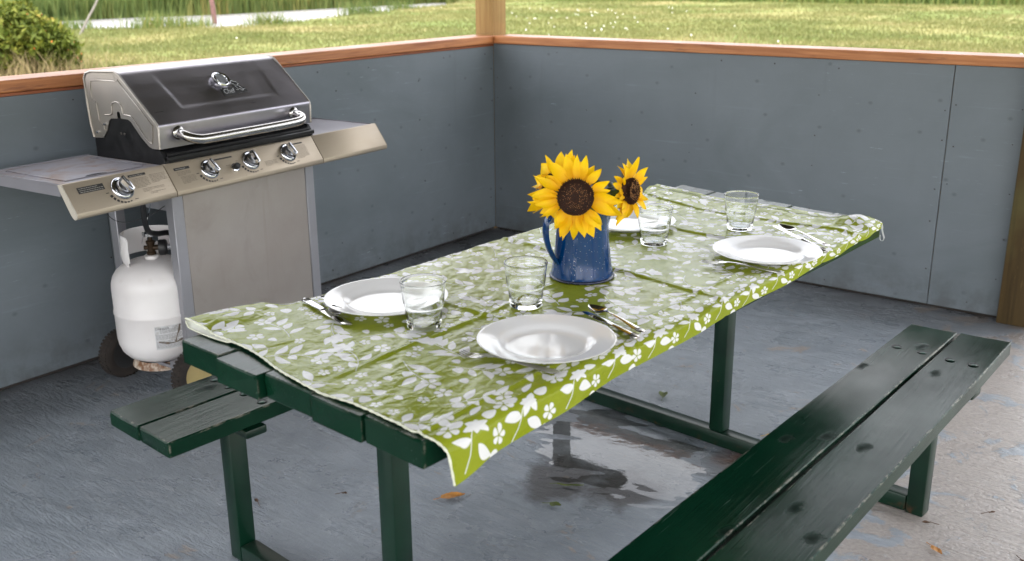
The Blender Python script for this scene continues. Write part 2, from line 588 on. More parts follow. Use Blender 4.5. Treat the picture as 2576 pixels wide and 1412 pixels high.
# ---- blades: single bent cards, one mesh per stand
def blades(name, mat, X, Y, h, w, lean, seed=0, z=None, segs=2):
    r = np.random.default_rng(seed)
    n = len(X)
    if z is None: z = ground_z(X, Y)
    a = r.uniform(0, 2*pi, n); la = r.uniform(0, 2*pi, n)
    dx, dy = np.cos(a)*w/2, np.sin(a)*w/2
    lx, ly = np.cos(la)*lean*h, np.sin(la)*lean*h
    V = []
    if segs == 1:
        V = np.stack([np.stack([X-dx, Y-dy, z], -1), np.stack([X+dx, Y+dy, z], -1), np.stack([X+lx, Y+ly, z+h], -1)], 1)
        F = np.arange(n*3).reshape(n, 3)
        return link_mesh(name, npmesh(name, V.reshape(-1, 3), F, mat))
    V = np.stack([np.stack([X-dx, Y-dy, z], -1), np.stack([X+dx, Y+dy, z], -1),
                  np.stack([X-dx*.8+lx*.3, Y-dy*.8+ly*.3, z+h*.55], -1), np.stack([X+dx*.8+lx*.3, Y+dy*.8+ly*.3, z+h*.55], -1),
                  np.stack([X-dx*.15+lx, Y-dy*.15+ly, z+h], -1), np.stack([X+dx*.15+lx, Y+dy*.15+ly, z+h], -1)], 1)
    b = np.arange(n)[:, None]*6
    F = np.concatenate([b+np.array([[0, 1, 3, 2]]), b+np.array([[2, 3, 5, 4]])], 0)
    return link_mesh(name, npmesh(name, V.reshape(-1, 3), F, mat))

def wedge_points(n, r0, r1, a0, a1, seed, power=1.0):
    """random points in a fan about the standpoint (polar, bearing from +Y towards -X)"""
    r = np.random.default_rng(seed)
    R_ = np.exp(r.uniform(np.log(r0), np.log(r1), n)); A = r.uniform(a0, a1, n)
    return CAM.x - R_*np.sin(A), CAM.y + R_*np.cos(A)

def build_grass():
    X, Y = wedge_points(230000, 12.5, 62, radians(2), radians(72), 21)
    keep = (pond_sdf(X, Y) > 0.10)
    keep &= ~((X > -0.3) & (Y < 0.3))
    # thinner on the dry patches
    p = fbm(X*0.35, Y*0.35, 4, 40)
    keep &= (np.random.default_rng(2).uniform(0, 1, len(X)) < np.clip(1.5-(p-0.35)*3.2, 0.25, 1))
    X, Y = X[keep], Y[keep]
    D = np.hypot(X-CAM.x, Y-CAM.y)
    r = np.random.default_rng(3)
    h = r.uniform(0.035, 0.085, len(X))*(0.7+0.8*fbm(X*0.6, Y*0.6, 3, 8)); w = 0.008+0.0011*D
    o = blades('grass', M_GRASS, X, Y, h, w, r.uniform(0.1, 0.9, len(X)), 4, segs=1)
    o['kind'] = 'stuff'
build_grass()

def build_reeds():
    r = np.random.default_rng(31)
    # beyond the far shore
    n = 52000
    far = np.array(POND[6:]+[POND[0]])
    seg = r.integers(0, len(far)-1, n); t = r.uniform(0, 1, n)
    P = far[seg]*(1-t)[:, None]+far[seg+1]*t[:, None]
    off = r.uniform(0, 1, n)**1.5*9.0
    X = P[:, 0]-off*0.84; Y = P[:, 1]+off*0.54
    keep = pond_sdf(X, Y) > -0.25
    X, Y, off = X[keep], Y[keep], off[keep]
    clump = fbm(X*0.5, Y*0.5, 3, 77)
    h = r.uniform(0.55, 1.35, len(X))*(0.45+0.95*clump)
    o = blades('reeds', M_REED, X, Y, h, r.uniform(0.025, 0.06, len(X)), r.uniform(0.02, 0.35, len(X)), 32)
    o['kind'] = 'stuff'
    # rough growth along the far top of the lawn
    n = 9000
    X = r.uniform(-27, 2, n); Y = 43+0.10*(X+10)+r.normal(0, 1.0, n)
    o = blades('rough_growth', M_REED, X, Y, r.uniform(0.25, 0.9, n), r.uniform(0.03, 0.08, n), r.uniform(0.05, 0.6, n), 33)
    o['kind'] = 'stuff'
build_reeds()

# shore plants one can tell apart
def shore_clump(x, y, rad, n, h, label, seed, mat=None, lean=0.45, loose=False):
    r = np.random.default_rng(seed)
    X = x+r.normal(0, rad, n); Y = y+r.normal(0, rad, n)
    o = blades('shore_plant', mat or M_REED, X, Y, r.uniform(0.4, 1.0, n)*h, r.uniform(0.02, 0.05, n), r.uniform(0.1, lean, n), seed+1, z=np.full(n, GZ-0.2))
    if loose:
        o.name = 'water_reeds'; o['kind'] = 'stuff'; return
    tag(o, label, 'plant', 'plants at the edge of the pond')
shore_clump(-22.9, 13.4, 0.42, 420, 0.75, 'yellow-flecked rush clump on the near pond shore right of the bush', 51)
shore_clump(-22.3, 17.0, 0.36, 300, 0.62, 'bushy weed on the near shore just right of the leaning brown post', 52, None, 0.9)
shore_clump(-24.4, 23.2, 0.36, 300, 0.75, 'sparse dark weed standing halfway along the narrow end of the pond', 53, None, 0.7)
shore_clump(-26.2, 27.4, 0.30, 220, 0.65, 'small weed clump at the far narrow tip of the pond', 54, None, 0.7)
shore_clump(-23.9, 15.6, 0.22, 90, 0.55, 'thin reeds standing in the water left of the leaning brown post', 55, None, 0.3)
shore_clump(-25.4, 12.0, 0.42, 220, 0.60, 'loose reeds in the water beside the pale dead branch', 56, None, 0.3, True)
shore_clump(-23.2, 14.6, 0.28, 130, 0.50, 'thin reeds in open water between the bush and the brown post', 57, None, 0.3, True)

# dandelion heads in the lawn
M_PUFF = plain('seed_head_white', (0.85, 0.83, 0.80), 0.8)
M_STALK = plain('stalk_green', (0.16, 0.18, 0.05), 0.7)
def build_dandelions():
    me = None
    bm = bmesh.new()
    bmesh.ops.create_icosphere(bm, subdivisions=1, radius=0.020)
    for v in bm.verts: v.co.z += 0.17
    tube(bm, [(0.0, 0.0, 0.0), (0.012, 0, 0.09), (0, 0, 0.15)], 0.004, 4)
    me = bpy.data.meshes.new('dandelion')
    bm.to_mesh(me); bm.free()
    me.materials.append(M_PUFF); me.materials.append(M_STALK)
    for p in me.polygons:
        if p.center.z < 0.135: p.material_index = 1
    r = random.Random(5)
    n = 0
    while n < 66:
        if r.random() < 0.74:
            D = r.uniform(24, 40); A = radians(r.gauss(32.6, 2.9))
        else:
            D = math.exp(r.uniform(math.log(17), math.log(42))); A = radians(r.uniform(8, 62))
        x = CAM.x-D*sin(A); y = CAM.y+D*cos(A)
        if pond_sdf(np.array([x]), np.array([y]))[0] < 0.6: continue
        o = bpy.data.objects.new('dandelion', me); COL.objects.link(o)
        o.location = (x, y, float(ground_z(np.array([x]), np.array([y]))[0])-0.01)
        s = r.uniform(0.7, 1.25); o.scale = (s, s, r.uniform(0.6, 1.15))
        o.rotation_euler = (r.uniform(-.15, .15), r.uniform(-.15, .15), r.uniform(0, 6))
        tag(o, 'white seed head on a short stalk standing in the mown lawn', 'flower', 'white seed heads in the lawn')
        n += 1
build_dandelions()

# bush on the left
M_TWIG = plain('bush_twig', (0.10, 0.07, 0.045), 0.8, var=0.3)
M_HIP = plain('orange_hip', (0.50, 0.13, 0.02), 0.4)
def build_bush():
    cx, cy, gz = -13.17, 3.92, GZ
    root = thing('rose_bush', 'rounded green and yellow bush with orange hips behind the left wall', 'bush', (cx, cy, gz))
    r = np.random.default_rng(61)
    # lobes make an uneven outline
    lobes = [(0.0, 0.0, 0.62, 0.62), (0.55, 0.42, 0.48, 0.45), (-0.50, -0.35, 0.60, 0.50), (0.1, 0.2, 0.82, 0.40), (-0.25, 0.15, 0.78, 0.38),
             (0.72, 0.55, 0.32, 0.30), (-0.85, -0.55, 0.45, 0.42), (0.3, -0.25, 0.50, 0.45), (-0.3, 0.5, 0.5, 0.42), (0.35, 0.55, 0.60, 0.33)]
    Vs, n_tot = [], 0
    P = []
    for (lx, ly, lz, lr) in lobes:
        n = int(2600*lr**1.6*2.4)
        d = r.normal(0, 1, (n, 3)); d /= np.linalg.norm(d, axis=1)[:, None]
        rad = lr*r.uniform(0.45, 1.06, n)**0.55*(0.86+0.32*fbm(d[:, 0]*3+lx*9, d[:, 2]*3+ly*5+d[:, 1], 3, 12))
        p = d*rad[:, None]*np.array([1, 1, 0.86])+np.array([lx, ly, lz])
        P.append(p)
    # arching shoots that break the outline
    for k in range(46):
        d = r.normal(0, 1, 3); d[2] = abs(d[2])*0.9+0.15; d /= np.linalg.norm(d)
        lx, ly, lz, lr = lobes[r.integers(0, len(lobes))]
        n = int(r.integers(26, 60)); t = r.uniform(0.5, 1.0, n)[:, None]
        tip = np.array([lx, ly, lz])+d*lr*r.uniform(1.15, 1.5)
        p = np.array([lx, ly, lz])*(1-t)+tip*t+r.normal(0, 0.035, (n, 3))+np.array([0, 0, -0.10])*t*t
        P.append(p)
    P = np.vstack(P); P = P[P[:, 2] > 0.16]
    n = len(P)
    s = r.uniform(0.030, 0.075, n)
    a = r.normal(0, 1, (n, 3)); a /= np.linalg.norm(a, axis=1)[:, None]
    up = r.normal(0, 0.5, (n, 3))+np.array([0, 0, 1.0])
    b = np.cross(a, up); b /= np.linalg.norm(b, axis=1)[:, None]
    V = np.stack([P-a*s[:, None], P+b*s[:, None]*.42, P+a*s[:, None], P-b*s[:, None]*.42], 1).reshape(-1, 3)
    F = np.arange(n*4).reshape(n, 4)
    me = npmesh('foliage', V, F, M_BUSH)
    fo = link_mesh('foliage', me, None, root); fo['kind'] = 'stuff'
    bm = bmesh.new()
    rr = random.Random(4)
    for k in range(16):
        an = rr.uniform(0, 6.28); e = rr.uniform(0.2, 0.9)
        tube(bm, smooth_path([(0.12*cos(an), 0.12*sin(an), -0.02), (0.3*e*cos(an), 0.3*e*sin(an), 0.35), (0.62*e*cos(an), 0.62*e*sin(an), rr.uniform(.7, 1.0))], 3), [0.016]*3+[0.011]*3+[0.006], 5)
    obj('stem', bm, M_TWIG, root)['kind'] = 'stuff'
    bm = bmesh.new()
    sel = P[rr.sample(range(n), 90)]
    for p in sel:
        v = bmesh.ops.create_icosphere(bm, subdivisions=1, radius=0.017)['verts']
        for q in v: q.co += Vector(p)*1.02
    obj('hip', bm, M_HIP, root)['kind'] = 'stuff'
    # long dry grass growing through its foot
    X = cx+r.normal(0.45, 0.55, 900); Y = cy+r.normal(0.15, 0.5, 900)
    o = blades('dry_grass', M_STRAW, X, Y, r.uniform(0.18, 0.5, 900), r.uniform(0.006, 0.014, 900), r.uniform(0.1, 0.9, 900), 62)
    o['kind'] = 'stuff'
build_bush()

M_DEADWOOD = plain('dead_branch', (0.19, 0.17, 0.15), 0.8, var=0.25)
M_RUSTPOST = plain('rusty_post', (0.17, 0.085, 0.075), 0.75, var=0.35, scale=12)
M_DARKPOST = plain('dark_post', (0.05, 0.05, 0.045), 0.8)
bm = bmesh.new()
tube(bm, smooth_path([(-22.3, 10.4, -0.45), (-22.15, 10.75, 0.22), (-22.1, 11.1, 0.75), (-22.0, 11.35, 1.5), (-21.8, 11.7, 2.5)], 5), [0.035]*5+[0.03]*5+[0.028]*5+[0.022]*5+[0.015], 7)
tag(obj('dead_branch', bm, M_DEADWOOD, smooth=60), 'pale bare dead branch leaning up out of the pond edge', 'branch')
bm = bmesh.new()
tube(bm, [(-24.7, 16.8, -0.9), (-24.75, 16.78, 0.4), (-24.85, 16.72, 1.6)], [0.085, 0.08, 0.07], 8)
tag(obj('leaning_post', bm, M_RUSTPOST, smooth=60), 'brown weathered post standing in the pond', 'post')
bm = bmesh.new()
tube(bm, [(-41.5, 22.8, -0.3), (-41.5, 22.8, 1.6)], 0.06, 8)
tag(obj('fence_post', bm, M_DARKPOST, smooth=60), 'small dark post far beyond the reeds at the top edge', 'post')

# ================================================================== SHELTER
def m_ply(name, c0, c1, seed):
    t = NT(name)
    P = t.pos()
    n = t.noise(P, 2.1, 5, 0.6)
    gr = t.noise(t.mapping(P, (1.2, 1.2, 26)), 2.2, 5, 0.6, 0.6)
    col = t.mix(t.rng(n, 0.3, 0.7), c0, c1)
    col = t.mix(t.rng(gr, 0.62, 0.75, 0, 0.22), col, srgb(150, 165, 172))
    # scuffs: rare thin pale dashes, and dull knots
    sc = t.noise(t.mapping(P, (4, 4, 60)), 2.0, 6, 0.7)
    scm = t.math('MULTIPLY', t.rng(sc, 0.63, 0.68, 0, 0.8), t.rng(t.noise(P, 1.7, 3), 0.50, 0.58))
    col = t.mix(scm, col, srgb(168, 180, 186))
    q = t.sep(P)
    kn = t.rng(t.voronoi(t.flat(t.math('SUBTRACT', q[0], q[1]), t.math('MULTIPLY', q[2], 1.3)), 3.6, dim='2D'), 0.01, 0.05, 0.42, 0)
    col = t.mix(kn, col, srgb(52, 56, 60))
    bl = t.rng(t.noise(t.mapping(P, (1, 1, 1.6)), 1.1, 6, 0.65, 0.8), 0.45, 0.68, 0, 0.55)
    col = t.mix(bl, col, srgb(92, 102, 106))
    zz = t.sep(P)[2]
    spl = t.math('MULTIPLY', t.rng(zz, 0.0, 0.22, 0.55, 0.0), t.rng(t.noise(P, 9, 6, 0.7), 0.42, 0.62))
    col = t.mix(spl, col, srgb(70, 70, 68))
    dr = t.math('MULTIPLY', t.rng(t.noise(t.mapping(P, (7, 7, 0.5)), 1.4, 5, 0.6), 0.62, 0.72, 0, 0.25), t.rng(zz, 0.5, 1.0))
    col = t.mix(dr, col, srgb(86, 92, 96))
    t.set(color=col, rough=t.rng(n, 0.3, 0.7, 0.42, 0.6), spec=0.45)
    t.set(normal=t.bump(t.math('ADD', gr, t.math('MULTIPLY', t.noise(P, 45, 3), 0.4)), 0.14, 0.004))
    return t.m
M_PLY = m_ply('blue_grey_painted_plywood', srgb(104, 112, 118), srgb(114, 122, 128), 0)

def m_stained(name, c0, c1, axis):
    t = NT(name)
    P = t.pos()
    s = (1.2, 22, 22) if axis == 'x' else (22, 1.2, 22)
    g = t.noise(t.mapping(P, s), 2.2, 6, 0.6, 0.8)
    n = t.noise(P, 3.0, 4)
    col = t.mix(t.rng(g, 0.3, 0.7), c0, c1)
    kn = t.rng(t.voronoi(t.mapping(P, (1.6, 6, 6) if axis == 'x' else (6, 1.6, 6)), 1.1), 0.03, 0.09, 0.85, 0)
    col = t.mix(kn, col, srgb(70, 38, 24))
    st = t.rng(t.noise(t.mapping(P, (1.6, 1.6, 16)), 2.0, 5, 0.6), 0.62, 0.68, 0, 0.5)
    col = t.mix(st, col, srgb(92, 52, 36))
    t.set(color=col, rough=t.rng(n, 0.3, 0.7, 0.38, 0.55), normal=t.bump(g, 0.2, 0.004))
    return t.m
M_RAILX = m_stained('orange_stained_rail_x', srgb(150, 88, 46), srgb(198, 134, 84), 'x')
M_RAILY = m_stained('orange_stained_rail_y', srgb(150, 88, 46), srgb(198, 134, 84), 'y')
M_STRIP = m_stained('brown_trim_strip', srgb(120, 66, 36), srgb(160, 92, 54), 'y')

def m_post(name, c0, c1, scale=1.0):
    t = NT(name)
    P = t.pos()
    g = t.noise(t.mapping(P, (30, 30, 1.2)), 1.6, 6, 0.6, 0.8)
    fine = t.noise(t.mapping(P, (160, 160, 6)), 1.0, 3)
    n = t.noise(P, 2.4, 4)
    col = t.mix(t.rng(g, 0.3, 0.7), c0, c1)
    col = t.mix(t.rng(n, 0.5, 0.72, 0, 0.5), col, srgb(104, 108, 66))
    kn = t.rng(t.voronoi(t.mapping(P, (5, 5, 1.6)), 1.3), 0.03, 0.10, 0.8, 0)
    col = t.mix(kn, col, srgb(72, 48, 28))
    # incised dashes of treated lumber
    inc = t.rng(t.noise(t.mapping(P, (70, 70, 14)), 1.0, 2), 0.68, 0.72, 0, 0.5)
    col = t.mix(inc, col, srgb(96, 78, 44))
    t.set(color=col, rough=0.75, spec=0.3, normal=t.bump(t.math('ADD', g, t.math('MULTIPLY', fine, 0.4)), 0.3, 0.004))
    return t.m
M_POST = m_post('treated_post', srgb(140, 108, 66), srgb(172, 140, 92))
M_POST_DARK = m_post('treated_post_dark', srgb(58, 46, 25), srgb(80, 64, 36))
M_FRAME = m_post('framing_lumber', srgb(150, 120, 82), srgb(176, 146, 104))
M_GAP_SHADE = plain('gap_shade_board', (0.03, 0.024, 0.02), 0.9)  # near-black colour paints the shade in the gap under the plywood
M_SCREW = plain('rusty_screw', (0.035, 0.025, 0.02), 0.7)

def screws(parent, pts, normal_axis, root):
    bm = bmesh.new()
    for (u, z) in pts:
        if random.random() < 0.22: continue
        u += random.uniform(-.02, .02) if 0.1 < z < 1.0 and abs(u+2.44) > 0.05 and abs(u-2.45) > 0.05 else 0
        r = random.uniform(0.0028, 0.0042)
        M = Matrix.Translation((0.0005, u, z) if normal_axis == 'x' else (u, -0.0005, z)) @ (Matrix.Rotation(pi/2, 4, 'Y') if normal_axis == 'x' else Matrix.Rotation(pi/2, 4, 'X'))
        bmesh.ops.create_cone(bm, cap_ends=True, segments=8, radius1=r, radius2=r*.8, depth=0.0016, matrix=M)
    o = obj('screw', bm, M_SCREW, parent, world_coords=True)
    o['kind'] = 'stuff'

ZT = 1.067
def build_walls():
    # left wall (plane x = 0)
    root = thing('plywood_wall', 'left half wall of blue-grey painted plywood behind the grill', 'wall', (-0.06, -1.8, 0), 0, 'half walls of the shelter')
    edges = [-4.88, -2.44, 0.0]
    for a, b in zip(edges[:-1], edges[1:]):
        bm = bmesh.new()
        box(bm, (-0.0125, a+0.0016, 0.016), (0.0, b-0.0016 if b < 0 else -0.001, ZT-0.014), 0.0012)
        obj('plywood_panel', bm, M_PLY, root, True)
    bm = bmesh.new(); box(bm, (-0.014, -4.9, ZT-0.0135), (0.004, -0.002, ZT-0.0015), 0.002); obj('trim_strip', bm, M_STRIP, root, True)
    bm = bmesh.new(); box(bm, (-0.140, -4.9, ZT), (0.012, 0.0, ZT+0.043), 0.004, seg=2); obj('top_rail', bm, M_RAILY, root, True)
    for k, y in enumerate(np.arange(-4.85, -0.05, 0.61)):
        bm = bmesh.new(); box(bm, (-0.1015, y, 0.04), (-0.0128, y+0.038, ZT-0.016)); obj('stud', bm, M_FRAME, root, True)
    bm = bmesh.new(); box(bm, (-0.1015, -4.9, 0.001), (-0.0135, -0.002, 0.039)); obj('bottom_plate', bm, M_GAP_SHADE, root, True)
    for a, b in zip(edges[:-1], edges[1:]):
        bm = bmesh.new(); box(bm, (-0.116, a+0.002, -0.03), (-0.1018, b-0.002, ZT-0.002)); obj('outer_panel', bm, M_PLY, root, True)
    pts = []
    for y in np.arange(-4.6, -0.05, 0.30): pts.append((y+random.uniform(-.03, .03), 1.018+random.uniform(-.01, .006))); pts.append((y+random.uniform(-.03, .03), 0.055+random.uniform(-.01, .01)))
    for y in (-0.03, -0.62, -1.23, -1.84, -2.425, -2.455, -3.05): pts += [(y+random.uniform(-.006, .006), z+random.uniform(-.03, .03)) for z in (0.2, 0.38, 0.56, 0.74, 0.9)]
    screws(root, pts, 'x', root)
    # right wall (plane y = 0)
    root = thing('plywood_wall', 'right half wall of grey-blue plywood behind the picnic table with a vertical panel joint', 'wall', (1.4, 0.06, 0), 0, 'half walls of the shelter')
    for a, b, z in ((0.014, 2.4385, 0.016), (2.4415, 2.742, 0.012)):
        pass
    xs = [0.001, 2.779, 2.780]
    for a, b in ((0.001, 2.4475), (2.4510, 2.742)):
        bm = bmesh.new(); box(bm, (a, 0.0, 0.014), (b, 0.0125, ZT-0.0015), 0.0012); obj('plywood_panel', bm, M_PLY, root, True)
    bm = bmesh.new(); box(bm, (0.013, -0.013, ZT), (2.90, 0.140, ZT+0.043), 0.004, seg=2); obj('top_rail', bm, M_RAILX, root, True)
    for x in (0.03, 0.62, 1.23, 1.84, 2.43, 2.70):
        bm = bmesh.new(); box(bm, (x, 0.0128, 0.04), (x+0.038, 0.1015, ZT-0.003)); obj('stud', bm, M_FRAME, root, True)
    bm = bmesh.new(); box(bm, (0.002, 0.0135, 0.001), (2.74, 0.1015, 0.039)); obj('bottom_plate', bm, M_GAP_SHADE, root, True)
    bm = bmesh.new(); box(bm, (0.002, 0.1018, -0.03), (2.742, 0.116, ZT-0.002)); obj('outer_panel', bm, M_PLY, root, True)
    pts = []
    for x in np.arange(0.12, 2.7, 0.31): pts.append((x+random.uniform(-.03, .03), 1.035+random.uniform(-.01, .006))); pts.append((x+random.uniform(-.03, .03), 0.05+random.uniform(-.01, .01)))
    for x in (0.035, 0.63, 1.25, 1.86, 2.425, 2.474, 2.72): pts += [(x+random.uniform(-.006, .006), z+random.uniform(-.03, .03)) for z in (0.2, 0.38, 0.56, 0.74, 0.9)]
    screws(root, pts, 'y', root)
build_walls()

def corner_post(x0, x1, y0, y1, label, mat, z0=0.0, cut=False):
    bm = bmesh.new()
    box(bm, (x0, y0, z0), (x1, y1, 2.42), 0.006, seg=2)
    o = obj('wooden_post', bm, mat, smooth=40)
    tag(o, label, 'post', 'timber posts of the shelter')
corner_post(-0.1385, -0.0145, 0.0145, 0.1385, 'tan treated timber post standing in the corner where the two rails meet', M_POST, -0.14)
corner_post(2.748, 2.888, -0.05, 0.088, 'brown treated timber post ending the right wall at the picture edge', M_POST_DARK)

# the open shelter's roof over the slab
M_ROOF = plain('roof_boards', (0.075, 0.068, 0.066), 0.8, var=0.12, scale=3)
def build_roof():
    root = thing('shelter_roof', 'low timber roof over the picnic slab resting on the posts', 'roof', (2.4, -3.3, 2.42))
    x0, x1, y0, y1 = -0.45, 5.4, -7.0, 0.45
    bm = bmesh.new(); box(bm, (x0, y0, 2.66), (x1, y1, 2.685)); obj('roof_deck', bm, M_ROOF, root, True)
    for x in np.arange(x0+0.1, x1, 0.61):
        bm = bmesh.new(); box(bm, (x, y0, 2.565), (x+0.04, y1, 2.658)); obj('rafter', bm, M_ROOF, root, True)
    for y in (0.0, -3.4, -6.8):
        bm = bmesh.new(); box(bm, (x0, y+0.02, 2.422), (x1, y+0.115, 2.563)); obj('beam', bm, M_FRAME, root, True)
build_roof()
for (x, y, l) in ((5.2, -3.35, 'plain timber post at the open side of the shelter'), (-0.138, -4.95, 'plain timber post at the near end of the left half wall')):
    bm = bmesh.new(); box(bm, (x, y, 0.0 if x > 0 else -0.14), (x+0.12, y+0.03+0.09, 2.42), 0.005)
    tag(obj('wooden_post', bm, M_FRAME), l, 'post', 'timber posts of the shelter')
# ================================================================== PICNIC TABLE
def m_green_wood(name, wear=0.5, dark=1.0, edge=0.5):
    t = NT(name)
    P = t.pos()
    R_ = (0, 0, radians(3))
    g = t.noise(t.mapping(P, (34, 1.3, 34), R_), 2.2, 6, 0.62, 0.9)
    g2 = t.noise(t.mapping(P, (120, 3, 120), R_), 1.6, 4, 0.6, 0.5)
    n = t.noise(P, 3.2, 5, 0.6)
    base = t.mix(t.rng(n, 0.3, 0.7), tuple(c*dark for c in srgb(5, 33, 22)[:3])+(1,), tuple(c*dark for c in srgb(12, 50, 34)[:3])+(1,))
    # raised weathered grain where the paint is rubbed
    ridge = t.rng(g2, 0.63, 0.70, 0, 1)
    patch = t.rng(t.noise(t.mapping(P, (7, 1.6, 7), R_), 1.8, 5, 0.62), 0.50, 0.66, 0, wear)
    col = t.mix(t.math('MULTIPLY', ridge, patch), base, srgb(96, 112, 104))
    xy = t.sep(t.mapping(P, (1, 1, 1), R_))
    wob = t.math('MULTIPLY', t.math('SUBTRACT', t.noise(P, 38, 3), 0.5), 0.16)
    kn = t.voronoi(t.flat(t.math('ADD', t.math('MULTIPLY', xy[0], 5.6), wob), t.math('ADD', t.math('MULTIPLY', xy[1], 3.0), wob)), 1.0, dim='2D')
    col = t.mix(t.rng(kn, 0.02, 0.085, 0.7, 0), col, srgb(8, 18, 14))
    # chips along worn edges
    at = t.new('ShaderNodeAttribute', attribute_name='edge')
    e = t.math('MULTIPLY', t.rng(at.outputs['Fac'], 0.35, 0.95, 0, 1), t.rng(t.noise(t.mapping(P, (1, 0.35, 1)), 46, 6, 0.75), 0.50, 0.60))
    col = t.mix(t.math('MULTIPLY', e, edge), col, srgb(158, 150, 138))
    rough = t.rng(t.noise(t.mapping(P, (5, 2, 5), R_), 1.6, 5, 0.6), 0.3, 0.7, 0.11, 0.25)
    kk = t.rng(kn, 0.02, 0.10, 0.75, 0.0)
    rr = t.math('MULTIPLY', ridge, patch)
    sp_ = t.math('MULTIPLY', t.math('SUBTRACT', 1.0, t.math('MULTIPLY', kk, 0.9)), t.rng(n, 0.3, 0.7, 0.08, 0.15))
    t.set(color=col, rough=t.math('ADD', rough, t.math('ADD', t.math('MULTIPLY', kk, 0.4), t.math('MULTIPLY', rr, 0.3))), spec=sp_)
    h = t.math('ADD', t.math('MULTIPLY', g, 0.7), t.math('MULTIPLY', g2, 0.5))
    h = t.math('ADD', h, t.math('MULTIPLY', t.rng(kn, 0.03, 0.1, -0.6, 0), 1.0))
    t.set(normal=t.bump(h, 0.22, 0.0035))
    return t.m
M_PLANK = m_green_wood('dark_green_painted_plank', 0.5, 1.0, 0.30)
M_BENCH = m_green_wood('dark_green_bench_plank', 0.6, 1.0, 0.45)
def m_tubesteel():
    t = NT('green_painted_steel')
    P = t.pos()
    n = t.noise(P, 9, 5)
    col = t.mix(t.rng(n, 0.3, 0.7), srgb(4, 30, 20), srgb(9, 42, 28))
    z = t.sep(P)[2]
    ru = t.math('MULTIPLY', t.rng(t.math('ADD', z, t.math('MULTIPLY', t.math('SUBTRACT', n, 0.5), 0.1)), 0.0, 0.03, 0.6, 0.0), t.rng(t.noise(P, 24, 5), 0.56, 0.66))
    ch = t.rng(t.noise(P, 34, 6, 0.7), 0.70, 0.74, 0, 0.7)
    col = t.mix(ru, col, srgb(96, 58, 38))
    col = t.mix(ch, col, srgb(110, 90, 74))
    t.set(color=col, rough=0.30, spec=0.36, normal=t.bump(n, 0.1, 0.003))
    return t.m
M_STEELGREEN = m_tubesteel()
M_BOLT = plain('green_bolt', srgb(20, 60, 46), 0.3, metal=0.2)
M_HOLE_SHADE = plain('recess_shade', srgb(6, 14, 11), 0.6)
M_RUST = plain('rusty_plate', srgb(92, 54, 36), 0.8, var=0.4, scale=60)

def plank_mesh(c, thick, seed, bev=0.004, wav=0.0018):
    """board from four top corners (near-left, near-right, far-right, far-left), rings along its length so edges can waver"""
    r = random.Random(seed)
    nl, nr, fr, fl = [Vector(p) for p in c]
    bm = bmesh.new()
    N = 28
    rings = []
    ph = [r.uniform(0, 6.28) for _ in range(6)]
    b = bev
    for t in [0.0, 0.0035]+[i/N for i in range(1, N)]+[0.9965, 1.0]:
        L = nl.lerp(fl, t); R_ = nr.lerp(fr, t)
        d = (R_-L).normalized()
        wl = wav*sin(7*t+ph[0])+wav*.6*sin(19*t+ph[1]); wr = wav*sin(6*t+ph[2])+wav*.6*sin(23*t+ph[3])
        L = L + d*(wl*.5); R_ = R_ + d*(wr*.5)
        dz = wav*0.5*sin(5*t+ph[4])
        up = Vector((0, 0, 1))
        L = L+up*dz; R_ = R_+up*dz
        mid = (L+R_)*.5
        cup = wav*0.5
        ring = [L+d*b, L+d*(b+.0055), mid-up*cup, R_-d*(b+.0055), R_-d*b, R_-up*b, R_-up*(b+.005), R_-up*(thick-b), R_-d*b-up*thick, L+d*b-up*thick, L-up*(thick-b), L-up*(b+.005), L-up*b]
        rings.append(ring)
    # rounded-off ends
    def shrink(ring, by, along):
        c0 = sum(ring, Vector())/len(ring)
        out = []
        for p in ring:
            q = p-c0
            out.append(c0+q*(1-by)+along)
        return out
    ax = (fl-nl).normalized()
    r0 = [Vector(p) for p in rings[0]]; rN = [Vector(p) for p in rings[-1]]
    jag = [r.uniform(-1, 1)*0.0025 for _ in range(13)]
    c0 = (r0[0]+r0[4]+r0[8]+r0[9])/4; cN = (rN[0]+rN[4]+rN[8]+rN[9])/4
    def inset(ring, c, dist):
        out = []
        for p in ring:
            q = c-p
            out.append(p+Vector((q.x, q.y, 0)).normalized()*dist+Vector((0, 0, q.z)).normalized()*dist*(1 if abs(q.z) > 1e-6 else 0))
        return out
    first = [p-ax*(0.003+j) for p, j in zip(inset(r0, c0, 0.003), jag)]
    last = [p+ax*(0.003+j) for p, j in zip(inset(rN, cN, 0.003), jag)]
    allr = [first]+rings+[last]
    lay = bm.verts.layers.float.new('edge')
    VV = [[bm.verts.new(p) for p in ring] for ring in allr]
    for ri, ring in enumerate(VV):
        for k, v in enumerate(ring):
            v[lay] = 0.0 if ri in (0, len(VV)-1) else (1.0 if (k in (0, 4, 5, 12) or ri in (1, len(VV)-2)) else 0.0)
    for A, B in zip(VV[:-1], VV[1:]):
        for k in range(13):
            bm.faces.new((A[k], A[(k+1) % 13], B[(k+1) % 13], B[k]))
    bm.faces.new(VV[0][::-1]); bm.faces.new(VV[-1])
    return bm

